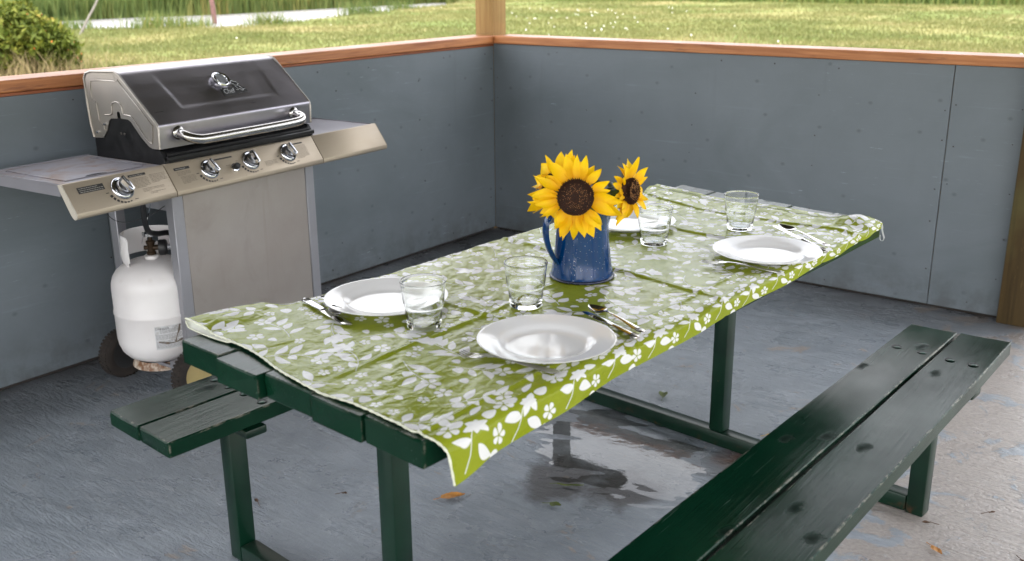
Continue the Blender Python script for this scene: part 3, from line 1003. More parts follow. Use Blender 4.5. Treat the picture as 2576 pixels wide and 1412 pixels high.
TZ = 0.760
NEAR = [(1.864, -3.415), (2.000, -3.426), (2.138, -3.437), (2.281, -3.448), (2.421, -3.459), (2.567, -3.473)]
FAR = [(1.978, -1.500), (2.122, -1.535), (2.265, -1.560), (2.405, -1.585), (2.545, -1.605), (2.690, -1.632)]
BZ = 0.445
def build_table():
    root = thing('picnic_table', 'dark green picnic table with thick planks, steel frame and two attached benches', 'picnic table', (2.25, -2.5, 0))
    g = 0.002
    for i in range(5):
        dy = [0.0, -0.012, 0.004, -0.004, 0.0][i]
        dz = [0, -0.002, 0.0005, -0.0015, 0][i]
        gi = 0.0 if i == 0 else g; gj = 0.0 if i == 4 else g
        c = [(NEAR[i][0]+gi, NEAR[i][1]+dy, TZ+dz), (NEAR[i+1][0]-gj, NEAR[i+1][1]+dy, TZ+dz), (FAR[i+1][0]-gj, FAR[i+1][1], TZ+dz), (FAR[i][0]+gi, FAR[i][1], TZ+dz)]
        obj('plank', plank_mesh(c, 0.050, 100+i, 0.0026), M_PLANK, root, True, smooth=24)
    def bench(cs, bolts):
        planks = []
        for k, c in enumerate(cs):
            planks.append(obj('bench_plank', plank_mesh([(x, y, BZ) for x, y in c], 0.040, 140+k+int(cs[0][0][0]*10), 0.0024), M_BENCH, root, True, smooth=24))
        for (x, y, k) in bolts:
            bm = bmesh.new()
            # dark dished disc on the plank paints a recess's shade, bolt head low inside
            lathe(bm, [(0.0, 0.0006), (0.0102, 0.0006), (0.0120, 0.0010), (0.0128, 0.0004)], 20, (0, 0))
            xform(bm.verts, Matrix.Translation((x, y, BZ+0.0004)))
            h = obj('bolt_hole_shade', bm, M_HOLE_SHADE, planks[k], True, smooth=40)
            bm = bmesh.new()
            lathe(bm, [(0.0076, 0.0010), (0.0072, 0.0014), (0.0055, 0.0020), (0.003, 0.0023), (0.0, 0.0024)], 18, (0.0022, -0.0028))
            xform(bm.verts, Matrix.Translation((x, y, BZ+0.0002)))
            obj('bolt', bm, M_BOLT, planks[k], True, smooth=50)
    # right bench (nearer the viewer)
    bench([[(2.706, -3.42), (2.838, -3.42), (2.918, -1.563), (2.786, -1.564)],
           [(2.848, -3.42), (3.000, -3.42), (3.062, -1.556), (2.928, -1.560)]],
          [(2.812, -1.78, 0), (2.882, -1.783, 0), (2.958, -1.795, 1), (3.018, -1.797, 1),
           (2.755, -3.2, 0), (2.812, -3.2, 0), (2.892, -3.2, 1), (2.962, -3.2, 1)])
    # left bench
    bench([[(1.398, -3.325), (1.531, -3.337), (1.645, -1.47), (1.512, -1.462)],
           [(1.538, -3.338), (1.669, -3.349), (1.783, -1.478), (1.652, -1.470)]],
          [(1.449, -3.055, 0), (1.517, -3.062, 0), (1.584, -3.067, 1), (1.660, -3.074, 1),
           (1.558, -1.72, 0), (1.622, -1.722, 0), (1.695, -1.73, 1), (1.755, -1.732, 1)])
    # steel end frames: floor skid, middle post, two bench posts, top bar
    for (ax, ay, bx, by, px) in ((1.583, -3.115, 2.895, -3.248, 2.205), (1.645, -1.725, 2.935, -1.853, 2.297)):
        A = Vector((ax, ay, 0)); B = Vector((bx, by, 0)); d = (B-A).normalized(); q = Vector((-d.y, d.x, 0))
        rot = Matrix.Rotation(atan2(d.y, d.x), 4, 'Z')
        L = (B-A).length
        def tb(name, lo, hi, base):
            bm = bmesh.new()
            box(bm, lo, hi, 0.005, Matrix.Translation(base) @ rot, seg=2)
            return obj(name, bm, M_STEELGREEN, root, True, smooth=40)
        w = 0.0245
        tb('skid', (w+0.001, -w, 0.002), (L-w-0.001, w, 0.050), A)
        tb('bench_post', (-w, -w, 0.0), (w, w, 0.381), A)
        tb('bench_post', (-w, -w, 0.0), (w, w, 0.381), B)
        t = (px-ax)/(bx-ax); Pm = A.lerp(B, t)
        tb('table_post', (-w, -w, 0.051), (w, w, 0.685), Pm)
        tb('top_bar', (-0.30, -0.026, 0.686), (0.30, 0.026, 0.7085), Pm)
        tb('bench_bar', (-0.115, -0.03, 0.382), (0.115, 0.03, 0.404), A)
        tb('bench_bar', (-0.115, -0.03, 0.382), (0.115, 0.03, 0.404), B)
    bm = bmesh.new(); box(bm, (2.40, -3.262, 0.684), (2.448, -3.198, 0.7088), 0.002); obj('rusty_bracket', bm, M_RUST, root, True)
build_table()

# ================================================================== TABLECLOTH
def draw_print(Wm, Lm, px):
    """white flower print drawn as a coverage mask; u runs across the cloth (0..Wm), v along it (0..Lm), metres"""
    W, H = int(Wm/px), int(Lm/px)
    img = np.zeros((H, W), np.float32)
    r = random.Random(17)
    def paint(cx, cy, rad, fn):
        x0, x1 = max(0, int((cx-rad)/px)), min(W, int((cx+rad)/px)+2)
        y0, y1 = max(0, int((cy-rad)/px)), min(H, int((cy+rad)/px)+2)
        if x0 >= x1 or y0 >= y1: return
        X, Y = np.meshgrid((np.arange(x0, x1)+.5)*px-cx, (np.arange(y0, y1)+.5)*px-cy)
        d = fn(X, Y)                       # signed distance-like, positive inside, metres
        img[y0:y1, x0:x1] = np.maximum(img[y0:y1, x0:x1], np.clip(d/px+0.5, 0, 1))
    def leaf(x, y, a, L, w, pw=0.85):
        ca, sa = cos(a), sin(a)
        bend = r.uniform(-0.12, 0.12)
        def f(X, Y):
            p = X*ca+Y*sa; q = -X*sa+Y*ca
            s = np.clip(p/L, 0, 1)
            q = q-bend*L*np.sin(pi*s)
            h = w*np.sin(pi*s**pw)**0.9
            d = h-np.abs(q)
            return np.where((p < 0) | (p > L), -1, d)
        paint(x, y, L*1.05, f)
    def bud(x, y, a, L):
        ca, sa = cos(a), sin(a)
        def f(X, Y):
            p = X*ca+Y*sa; q = -X*sa+Y*ca
            s = np.clip(p/L, 0, 1)
            h = L*0.40*np.sin(pi*s**0.62)**0.7
            return np.where((p < 0) | (p > L), -1, h-np.abs(q))
        paint(x, y, L*1.05, f)
    def flower(x, y, R_, a, n=5, gap=True):
        def f(X, Y):
            d = np.full(X.shape, -1.0)
            for k in range(n):
                b = a+2*pi*k/n
                p = X*cos(b)+Y*sin(b); q = -X*sin(b)+Y*cos(b)
                s = np.clip((p-0.13*R_)/(0.87*R_), 0, 1)
                h = R_*0.40*np.sin(pi*s**0.9*0.5+0.02)*np.sqrt(np.clip(1-s**5, 0, 1))
                d = np.maximum(d, np.where((p < 0.13*R_) | (p > R_), -1, h-np.abs(q)))
            return d
        paint(x, y, R_*1.05, f)
    def lily(x, y, R_, a):
        n = 6
        def f(X, Y):
            d = R_*0.33-np.hypot(X, Y)
            for k in range(n):
                b = a+2*pi*k/n+0.12*sin(k*2.1)
                L = R_*(0.80+0.25*sin(k*1.7+a))
                p = X*cos(b)+Y*sin(b); q = -X*sin(b)+Y*cos(b)
                s = np.clip(p/L, 0, 1)
                h = R_*0.27*np.sin(pi*np.clip(s*0.86+0.14, 0, 1))**0.8
                d = np.maximum(d, np.where((p < 0) | (p > L), -1, h-np.abs(q)))
            return d
        paint(x, y, R_*1.1, f)
    def stroke(pts, w):
        for (x0, y0), (x1, y1) in zip(pts[:-1], pts[1:]):
            ex, ey = x1-x0, y1-y0; L2 = ex*ex+ey*ey+1e-12
            mx, my = (x0+x1)/2, (y0+y1)/2
            def f(X, Y):
                X = X+mx-x0; Y = Y+my-y0
                t = np.clip((X*ex+Y*ey)/L2, 0, 1)
                return w/2-np.hypot(X-t*ex, Y-t*ey)
            paint(mx, my, sqrt(L2)/2+w, f)
    occ = []
    def free(x, y, rad, slack=0.86):
        return all((x-a)**2+(y-b)**2 > ((rad+c)*slack)**2 for a, b, c in occ)
    BORD = Wm-0.135
    # border of large motifs along the hanging edge
    y = 0.03
    while y < Lm:
        c = Wm-0.060+r.uniform(-.012, .012)
        k = r.uniform(0.9, 1.1)
        stem = [(c+0.050, y+0.000), (c+0.030, y+0.020), (c+0.004, y+0.035), (c-0.020, y+0.055)]
        stroke(stem, 0.0022)
        lily(c-0.012, y+0.060, 0.031*k, r.uniform(0, 6))
        leaf(c+0.012, y+0.030, radians(250+r.uniform(-15, 15)), 0.042*k, 0.0105)
        bud(c-0.034, y+0.040, radians(205+r.uniform(-20, 20)), 0.034*k)
        bud(c-0.020, y+0.088, radians(95+r.uniform(-25, 25)), 0.034*k)
        leaf(c+0.022, y+0.046, radians(60+r.uniform(-20, 20)), 0.045*k, 0.0115)
        leaf(c-0.052, y+0.075, radians(120+r.uniform(-20, 20)), 0.040*k, 0.0100)
        flower(c+0.030, y+0.105, 0.0165*k, r.uniform(0, 6), 5)
        bud(c+0.052, y+0.082, radians(27), 0.030)
        flower(c-0.040, y+0.008, 0.022*k, r.uniform(0, 6), 5)
        y += 0.142+r.uniform(-.008, .012)
    # sprigs
    tries = 0
    while tries < 5200:
        tries += 1
        x = r.uniform(-0.02, BORD-0.02); y = r.uniform(-0.02, Lm+0.02)
        if not free(x, y, 0.066): continue
        occ.append((x, y, 0.066))
        a = radians(r.choice([25, 40, 60, 200, 220, 160, 330]))+r.uniform(-.3, .3)
        cv = r.uniform(-0.5, 0.5)
        pts = []
        for i in range(9):
            t = i/8-0.5
            L = 0.118
            lx, ly = t*L, cv*0.05*cos(pi*t)
            pts.append((x+lx*cos(a)-ly*sin(a), y+lx*sin(a)+ly*cos(a)))
        stroke(pts, 0.0017)
        end = r.random()
        for i in (1, 3, 5, 7):
            q = pts[i]
            d = atan2(pts[i+1][1]-pts[i-1][1], pts[i+1][0]-pts[i-1][0])
            for sgn in (1, -1):
                if r.random() < 0.74:
                    b = d+sgn*radians(r.uniform(38, 62))
                    sx, sy = q[0]+0.006*cos(b), q[1]+0.006*sin(b)
                    stroke([q, (sx, sy)], 0.0014)
                    if r.random() < 0.68: leaf(sx, sy, b, r.uniform(0.036, 0.050), r.uniform(0.0078, 0.0108))
                    else: bud(sx, sy, b, r.uniform(0.024, 0.031))
        if end < 0.6: flower(pts[8][0], pts[8][1], r.uniform(0.020, 0.026), r.uniform(0, 6))
        else: lily(pts[8][0], pts[8][1], r.uniform(0.027, 0.033), r.uniform(0, 6))
        occ.append((pts[8][0], pts[8][1], 0.016))
    # loose small flowers and buds in what is left
    for k in range(4000):
        x = r.uniform(0, BORD); y = r.uniform(0, Lm)
        R_ = r.choice([0.0125, 0.015, 0.019])
        x0, x1 = int((x-R_*1.34)/px), int((x+R_*1.34)/px); y0, y1 = int((y-R_*1.34)/px), int((y+R_*1.34)/px)
        if x0 < 0 or y0 < 0 or x1 >= W or y1 >= H: continue
        if img[y0:y1, x0:x1].max() > 0.2: continue
        if r.random() < 0.75: flower(x, y, R_, r.uniform(0, 6))
        else: bud(x-R_*.8, y, r.uniform(-.5, .5), R_*1.7)
    return img

def m_cloth(img):
    H, W = img.shape
    im = bpy.data.images.new('flower_print', W, H, alpha=False, float_buffer=False)
    im.colorspace_settings.name = 'Non-Color'
    px = np.ones((H, W, 4), np.float32); px[..., :3] = img[..., None]
    im.pixels.foreach_set(px.ravel()); im.update(); im.pack()
    t = NT('printed_vinyl_cloth')
    tex = t.new('ShaderNodeTexImage', image=im, interpolation='Cubic', extension='CLIP')
    uv = t.new('ShaderNodeUVMap'); uv.uv_map = 'UVMap'
    t.l.new(uv.outputs[0], tex.inputs[0])
    P = t.pos()
    n = t.noise(P, 5, 4)
    green = t.mix(t.rng(n, 0.3, 0.7), srgb(128, 139, 26), srgb(139, 149, 40))
    geo = t.new('ShaderNodeNewGeometry')
    col = t.mix(tex.outputs['Color'], green, (0.71, 0.71, 0.715, 1))
    col = t.mix(geo.outputs['Backfacing'], col, (0.72, 0.73, 0.69, 1))
    t.set(color=col, rough=t.rng(n, 0.3, 0.7, 0.20, 0.28), spec=0.13)
    cr = t.noise(t.mapping(P, (1, 1, 1), (0, 0, 0.3)), 30, 2, 0.5, 1.4)
    cr2 = t.noise(t.mapping(P, (26, 9, 20), (0, 0, 0.9)), 1.0, 2, 0.5, 1.6)
    vein = t.rng(t.voronoi(t.mapping(P, (1, 1, 1)), 26, 'DISTANCE_TO_EDGE'), 0.0, 0.10, 1.0, 0.0)
    h = t.math('ADD', t.math('MULTIPLY', cr, 0.75), t.math('MULTIPLY', cr2, 0.9))
    h = t.math('ADD', h, t.math('MULTIPLY', vein, 0.10))
    t.set(normal=t.bump(h, 0.42, 0.0055))
    return t.m

def build_cloth():
    CW = 0.80          # width lying on the top
    DROP = 0.105       # the strip that turns over the right edge
    Wm, Lm = CW+DROP, 1.92
    img = draw_print(Wm, Lm, 0.0007)
    M = m_cloth(img)
    # boundary curves on the table top (plan)
    near = [(0.00, 1.800, -3.362), (0.10, 1.868, -3.362), (0.31, 2.041, -3.380), (0.44, 2.150, -3.412), (0.58, 2.268, -3.439), (0.74, 2.395, -3.440), (0.86, 2.480, -3.452), (1.0, 2.574, -3.462)]
    far = [(0.00, 1.901, -1.545), (0.35, 2.190, -1.628), (0.65, 2.420, -1.640), (0.82, 2.555, -1.655), (0.93, 2.640, -1.640), (1.0, 2.694, -1.665)]
    def curve(c, t):
        ts = np.array([p[0] for p in c]); return np.interp(t, ts, [p[1] for p in c]), np.interp(t, ts, [p[2] for p in c])
    def sm(c, t):
        a = [curve(c, np.clip(t+d, 0, 1)) for d in (-.03, -.015, 0, .015, .03)]
        return sum(p[0] for p in a)/5, sum(p[1] for p in a)/5
    nu, nv = 300, 520
    u = np.linspace(0, 1, nu); v = np.linspace(0, 1, nv)
    U, V = np.meshgrid(u, v, indexing='ij')
    um = U*Wm                                   # metres across
    T = np.clip(um/CW, 0, 1)
    nx, ny = sm(near, T); fx, fy = sm(far, T)
    X = nx*(1-V)+fx*V; Y = ny*(1-V)+fy*V
    # left side follows the table edge in the middle of its run
    ex = 1.864+(1.978-1.864)*V
    left_line = 1.800+(1.901-1.800)*V
    pull = np.sin(pi*V)**0.7*(1-T)**3
    X = X+pull*0.030
    # ------ relief on the table
    Z = np.full(X.shape, 0.0022)
    w1 = fbm(X*5.0+Y*1.0, Y*4.0, 4, 201)-0.5
    w2 = 1.5*fbm((X*0.9+Y*0.45)*15, (Y*0.9-X*0.45)*6.5, 3, 207)-0.5
    w3 = fbm(X*30, Y*22, 3, 209)-0.5
    Z += np.clip(0.0050*w1+0.0050*(w2-0.25)+0.0016*w3+0.0012, -0.0012, 1)
    ridge = lambda d, w: np.exp(-(d/w)**2)
    # crease along the table, and cross folds from the packet
    cx = 2.262+0.030*V
    Z += 0.0034*ridge(X-cx-0.004*np.sin(9*V), 0.007)*np.clip(1-((V-0.28)/0.34)**2, 0, 1)
    Z += 0.0040*ridge(X-(2.545+0.06*V), 0.006)*np.clip(1.1-V*0.8, 0, 1)
    for v0, a, sl in ((0.27, 0.0040, 0.10), (0.515, 0.0042, -0.06), (0.76, 0.0045, 0.05), (0.905, 0.0060, -0.03)):
        Z += a*ridge((V-v0-sl*(T-0.5)*0.4)*1.8-0.009*np.sin(6*T+v0*9), 0.0085)*(0.45+0.9*vnoise(T*5, V*3, 77))
    # hanging strip on the right: rounded roll-over then a short fall
    over = np.clip(um-CW, 0, None)
    fall = np.interp(V, [0, 0.10, 0.25, 0.52, 0.75, 0.9, 1.0], [0.80, 0.72, 0.52, 0.40, 0.32, 0.24, 0.18])
    s = over/DROP
    ang = np.clip(s*1.5, 0, 1)*radians(82)
    Rr = 0.030
    roll_x = Rr*np.sin(ang)*fall**0.35; roll_z = -Rr*(1-np.cos(ang))*fall
    fall_z = -np.clip(s-0.55, 0, None)/0.45*0.060*fall
    wave = 0.0035*np.sin(V*34+2*np.sin(V*7))*s
    X = X+roll_x+wave+0.004*s; Y = Y+0.006*s*np.sin(V*9)
    Z = np.where(over > 0, Z*(1-s*0.5), Z)+roll_z+fall_z
    # near right corner droops as a free flap past the plank end
    c = np.clip((um-(CW-0.004))/0.109, 0, 1)*np.clip(1-V/0.055, 0, 1)
    Z -= 0.016*c; Y += 0.022*c
    # left side beyond the table edge: near corner curls up, the rest droops
    out = np.clip(ex-X, 0, None)
    Z -= out*np.clip((V-0.10)/0.1, 0, 1)*np.clip((0.97-V)/0.08, 0, 1)*1.0
    cl = np.clip(1-um/0.11, 0, 1)*np.clip(1-V/0.12, 0, 1)
    Z += 0.016*np.sin(np.clip(cl, 0, 1)*pi*0.55)
    # near-left corner folds down again so that its pale underside shows
    flap = np.clip(1-V/0.018, 0, 1)*np.clip(1-np.abs(um-0.06)/0.10, 0, 1)
    Z -= 0.010*flap*0
    # far right corner stands up in a hump
    hx, hy = 2.643, -1.690
    Z += 0.020*np.exp(-(((X-hx)/0.045)**2+((Y-hy)/0.055)**2))
    # troughs near the far end
    Z += 0.006*ridge(V-0.955, 0.020)
    # rest on things: flatten under plates, glasses and jug
    Z = Z+TZ
    global CLOTH_Z
    def cloth_z(x, y):
        d = (X-x)**2+(Y-y)**2
        return float(Z.ravel()[np.argmin(d)])
    CLOTH_Z = cloth_z
    for (px_, py_, rad) in FLAT_SPOTS:
        d = np.hypot(X-px_, Y-py_)
        k = np.clip((rad*1.25-d)/(rad*0.35), 0, 1); k = k*k*(3-2*k)
        on = over <= 0
        Z = np.where(on, Z*(1-k)+(TZ+0.0030)*k, Z)
    # hem: cloth edge carried a little down at the near end
    Vt = np.stack([X, Y, Z], -1).reshape(-1, 3)
    idx = np.arange(nu*nv).reshape(nu, nv)
    F = np.stack([idx[:-1, :-1], idx[1:, :-1], idx[1:, 1:], idx[:-1, 1:]], -1).reshape(-1, 4)
    me = npmesh('tablecloth', Vt, F, M, True)
    uvl = me.uv_layers.new(name='UVMap')
    li = np.zeros(len(me.loops), np.int32); me.loops.foreach_get('vertex_index', li)
    uv = np.stack([U.ravel()[li], V.ravel()[li]], -1).astype(np.float32)
    uvl.data.foreach_set('uv', uv.ravel())
    me.update()
    o = link_mesh('tablecloth', me)
    tag(o, 'green vinyl tablecloth printed with white flowers and leaves, spread on the picnic table', 'tablecloth')
    # stitched hem along the near edge and the right edge
    bm = bmesh.new()
    M_HEM = plain('pale_hem', (0.70, 0.71, 0.58), 0.5, var=0.1, scale=200)
    P = [Vector((X[i, 0], Y[i, 0]-0.0008, Z[i, 0])) for i in range(0, nu, 2)]
    r = random.Random(3)
    tube(bm, P, [0.0021+0.0006*sin(i*1.9) for i in range(len(P))], 6)
    h = obj('hem', bm, M_HEM, o, smooth=60)
    # wisp of torn clear edging hanging at the far right corner
    bm = bmesh.new()
    tube(bm, smooth_path([(2.694, -1.664, 0.7665), (2.704, -1.670, 0.757), (2.709, -1.673, 0.740), (2.716, -1.677, 0.724), (2.712, -1.676, 0.714), (2.704, -1.672, 0.717), (2.703, -1.671, 0.729)], 5), [0.0045]*8+[0.0030]*8+[0.0022]*15, 7, flat=0.35)
    obj('torn_edging', bm, plain('clear_edging', (0.55, 0.57, 0.56), 0.3, trans=0.5), o, smooth=60)
    # under-fold of the near-left corner: pale back of the vinyl turned under
    M_BACK = plain('vinyl_back', (0.70, 0.71, 0.66), 0.45, var=0.06, scale=60)
    bm = bmesh.new()
    n = 44
    top, low = [], []
    for k in range(n+1):
        i = int(k/n*(nu*0.20))
        t = k/n
        p = Vector((X[i, 0], Y[i, 0], Z[i, 0]))
        g = 0.026*sin(pi*min(1, t*1.02+0.02))**0.7*(1-t*0.45)
        top.append(bm.verts.new(p+Vector((0.0, 0.001, -0.0006))))
        low.append(bm.verts.new(Vector((p.x+0.004, p.y-0.002-0.010*sin(pi*t), max(TZ+0.0015, p.z-g)))))
    mid = [bm.verts.new(a.co.lerp(b.co, 0.5)+Vector((0, 0.008, 0))) for a, b in zip(top, low)]
    for k in range(n):
        bm.faces.new((top[k], top[k+1], mid[k+1], mid[k])); bm.faces.new((mid[k], mid[k+1], low[k+1], low[k]))
    obj('turned_corner', bm, M_BACK, o, smooth=80)
    bm = bmesh.new()
    tube(bm, [v.co.copy() for v in []] or [Vector((X[int(k/n*(nu*0.20)), 0]+0.004, Y[int(k/n*(nu*0.20)), 0]-0.003-0.010*sin(pi*k/n), max(TZ+0.0022, Z[int(k/n*(nu*0.20)), 0]-0.026*sin(pi*min(1, k/n*1.02+0.02))**0.7*(1-k/n*0.45)))) for k in range(n+1)], 0.0017, 6)
    obj('hem', bm, M_HEM, o, smooth=60)

PLATES = [(2.051, -3.018), (2.487, -3.026), (2.576, -2.180), (2.124, -2.107)]
GLASSES = [(2.219, -3.082), (2.310, -2.852), (2.284, -2.240), (2.402, -1.962)]
JUG = (2.287, -2.594)
FLAT_SPOTS = [(x, y, 0.085) for x, y in PLATES] + [(x, y, 0.036) for x, y in GLASSES] + [(JUG[0], JUG[1], 0.078)]
build_cloth()
SZ = TZ+0.0032      # height at which things stand on the cloth

# ================================================================== TABLEWARE
M_CHINA = plain('white_glazed_china', (0.86, 0.855, 0.845), 0.10, spec=0.32)
def build_plates():
    bm = bmesh.new()
    out = [(0.0, 0.0022), (0.030, 0.0022), (0.060, 0.0023), (0.072, 0.0027), (0.080, 0.0042), (0.086, 0.0072), (0.091, 0.0105), (0.098, 0.0128),
           (0.110, 0.0150), (0.122, 0.0172), (0.1315, 0.0190), (0.1345, 0.0194), (0.1358, 0.0187), (0.1350, 0.0176), (0.130, 0.0160), (0.115, 0.0125), (0.098, 0.0090),
           (0.088, 0.0035), (0.084, 0.0005), (0.078, 0.0), (0.074, 0.0003), (0.070, 0.0010), (0.0, 0.0010)]
    lathe(bm, out, 96)
    me = None
    labels = ['white plate nearest the grill with a glass standing against its right side', 'large white plate nearest the viewer beside a fork, in front of the blue jug',
              'white plate at the far right edge of the table below a tumbler', 'white plate half hidden behind the blue jug and the small sunflower']
    first = obj('dinner_plate', bm, M_CHINA, smooth=50)
    for i, ((x, y), l) in enumerate(zip(PLATES, labels)):
        o = first if i == 0 else first.copy()
        if i: COL.objects.link(o)
        o.location = (x, y, SZ); o.rotation_euler = (0, 0, i*1.3)
        tag(o, l, 'plate', 'white plates laid on the tablecloth')
build_plates()

def m_glass():
    t = NT('clear_glass')
    t.set(color=(0.985, 0.995, 0.99, 1), rough=0.0, ior=1.47, trans=1.0)
    return t.m
M_GLASS = m_glass()
def build_glasses():
    bm = bmesh.new()
    R0, R1, H = 0.0345, 0.0475, 0.1000
    def ro(z): return R0+(R1-R0)*(z/H)
    prof = [(0.0, 0.0012), (0.020, 0.0010), (0.030, 0.0), (R0-0.001, 0.0008), (R0+0.0006, 0.003), (ro(0.010), 0.010), (ro(0.028)-0.0004, 0.028), (ro(0.043)-0.0009, 0.043), (ro(0.0465)+0.0002, 0.0465), (ro(0.049)+0.0012, 0.049),
            (ro(0.053)+0.0008, 0.053), (ro(0.075), 0.075), (ro(0.094), 0.094), (R1+0.0002, 0.0985), (R1-0.0006, 0.1002), (R1-0.0019, 0.1000), (R1-0.0027, 0.0985),
            (ro(0.094)-0.0018, 0.094), (ro(0.075)-0.0018, 0.075), (ro(0.053)-0.0018, 0.053), (ro(0.047)-0.0018, 0.047), (ro(0.042)-0.0028, 0.042), (ro(0.028)-0.003, 0.028), (ro(0.016)-0.0042, 0.016), (ro(0.012)-0.0065, 0.0102), (0.018, 0.0090), (0.0, 0.0086)]
    lathe(bm, prof, 72)
    labels = ['clear tumbler standing against the right side of the plate nearest the grill', 'clear tumbler standing just behind the large near plate, left of the jug',
              'clear tumbler right of the blue jug in front of the half hidden plate', 'clear tumbler farthest from the viewer, behind the far right plate']
    first = obj('drinking_glass', bm, M_GLASS, smooth=42)
    for i, ((x, y), l) in enumerate(zip(GLASSES, labels)):
        o = first if i == 0 else first.copy()
        if i: COL.objects.link(o)
        o.location = (x, y, SZ+0.0003); o.rotation_euler = (0, 0, i)
        tag(o, l, 'glass', 'clear tumblers on the table')
build_glasses()

def m_steel(name, c=(0.60, 0.60, 0.61), rough=0.12):
    t = NT(name); n = t.noise(t.coord('Object'), 40, 3)
    t.set(color=c+(1,), metal=1.0, rough=t.rng(n, .3, .7, rough*.7, rough*1.5)); return t.m
M_CUTLERY = m_steel('polished_cutlery', (0.50, 0.49, 0.48), 0.10)

def strip(bm, st, thick=0.0018, k=7, y0=0.0):
    """closed solid from stations (x, half width, z, dish, [y offset])"""
    rows_t, rows_b = [], []
    for s_ in st:
        x, w, z, d = s_[:4]; yo = s_[4] if len(s_) > 4 else 0
        a, b = [], []
        for i in range(k):
            c = -1+2*i/(k-1)
            zz = z+d*(c*c-1)+(d*0.0)
            edge = 1-0.55*abs(c)**3
            a.append(bm.verts.new((x, y0+yo+c*w, zz+thick*edge*.5)))
            b.append(bm.verts.new((x, y0+yo+c*w, zz-thick*edge*.5)))
        rows_t.append(a); rows_b.append(b)
    for A, B in zip(rows_t[:-1], rows_t[1:]):
        for i in range(k-1): bm.faces.new((A[i], A[i+1], B[i+1], B[i]))
    for A, B in zip(rows_b[:-1], rows_b[1:]):
        for i in range(k-1): bm.faces.new((A[i+1], A[i], B[i], B[i+1]))
    for (A, B), (C_, D) in zip(zip(rows_t[:-1], rows_t[1:]), zip(rows_b[:-1], rows_b[1:])):
        bm.faces.new((A[0], B[0], D[0], C_[0])); bm.faces.new((B[-1], A[-1], C_[-1], D[-1]))
    for T_, B_ in ((rows_t[0], rows_b[0]), (rows_t[-1], rows_b[-1])):
        for i in range(k-1): bm.faces.new((T_[i], T_[i+1], B_[i+1], B_[i]))

def grooves(bm, x0, n, w, z):
    for i in range(n):
        x = x0-i*0.0042
        tube(bm, [(x, -w*.85, z), (x+0.002, 0, z+0.0006), (x, w*.85, z)], 0.0007, 5)

HANDLE = [(0.0, 0.0032, 0.0030, 0), (0.003, 0.0078, 0.0032, 0), (0.010, 0.0098, 0.0036, 0), (0.03, 0.0088, 0.0048, 0), (0.06, 0.0066, 0.0072, 0), (0.09, 0.0044, 0.0100, 0), (0.115, 0.0031, 0.0118, 0), (0.130, 0.0032, 0.0116, 0)]
def fork_bm():
    bm = bmesh.new()
    st = HANDLE+[(0.138, 0.0052, 0.0106, 0.0002), (0.144, 0.0090, 0.0094, 0.0006), (0.150, 0.0112, 0.0080, 0.0010), (0.157, 0.0118, 0.0066, 0.0010)]
    strip(bm, st, 0.0019, 9)
    for j in range(4):
        y = (-1.5+j)*0.0064
        dz = -0.0010*(1-(y/0.0118)**2)
        strip(bm, [(0.1545, 0.0021, 0.0068+dz, 0), (0.170, 0.0018, 0.0046+dz*.7, 0), (0.185, 0.0016, 0.0042+dz*.4, 0), (0.196, 0.0012, 0.0060, 0), (0.199, 0.0005, 0.0068, 0)], 0.0017, 3, y)
    return bm
def spoon_bm():
    bm = bmesh.new()
    st = HANDLE+[(0.138, 0.0050, 0.0110, 0.0008)]
    for i in range(1, 15):
        t = i/14
        w = 0.0205*sin(pi*min(1, (t*0.93+0.055))**0.92)**0.72
        st.append((0.138+0.062*t, max(w, 0.0006), 0.0102-0.0012*sin(pi*t), 0.0075*sin(pi*min(1, t*0.98+0.01))**0.8))
    strip(bm, st, 0.0016, 13)
    grooves(bm, 0.020, 3, 0.0088, 0.0052)
    return bm
def knife_bm():
    bm = bmesh.new()
    st = [(0.0, 0.0040, 0.0048, 0), (0.004, 0.0086, 0.0050, 0), (0.02, 0.0092, 0.0052, 0), (0.06, 0.0084, 0.0054, 0), (0.088, 0.0070, 0.0054, 0), (0.094, 0.0062, 0.0054, 0)]
    strip(bm, st, 0.0064, 7)
    bl = [(0.092, 0.0058, 0.0052, 0), (0.100, 0.0085, 0.0050, 0), (0.14, 0.0098, 0.0046, 0), (0.18, 0.0098, 0.0044, 0), (0.200, 0.0088, 0.0043, 0, 0.001), (0.209, 0.0060, 0.0043, 0, 0.003), (0.213, 0.0020, 0.0043, 0, 0.005)]
    strip(bm, bl, 0.0020, 5)
    grooves(bm, 0.020, 4, 0.0088, 0.0086)
    return bm
def cutlery(name, bm_fn, a, b, label, cat, tilt=0.0, dz=0.0, length=None, group='cutlery on the tablecloth'):
    """lay it from handle end a to tip b (plan)"""
    o = obj(name, bm_fn(), M_CUTLERY, smooth=50)
    d = Vector((b[0]-a[0], b[1]-a[1], 0))
    base = {'fork': 0.199, 'spoon': 0.200, 'table_knife': 0.213}[name]
    k = d.length/base
    o.scale = (k, k, 1)
    zs = [CLOTH_Z(a[0]+d.x*f, a[1]+d.y*f) for f in (0.0, 0.25, 0.5, 0.75, 1.0)]
    sl = (zs[4]-zs[0])/d.length
    lift = max(z-(zs[0]+sl*d.length*f) for z, f in zip(zs, (0.0, 0.25, 0.5, 0.75, 1.0)))
    o.location = (a[0], a[1], zs[0]+lift+0.0006+dz)
    o.rotation_euler = (0, -tilt-math.atan(sl), atan2(d.y, d.x))
    tag(o, label, cat, group)
    return o
cutlery('fork', fork_bm, (2.588, -3.134), (2.382, -3.162), 'steel fork in front of the large near plate, its tines pointing left', 'fork')
cutlery('spoon', spoon_bm, (2.616, -2.874), (2.452, -2.818), 'steel spoon with a dark bowl lying right of the large near plate', 'spoon', 0.02, 0.0055)
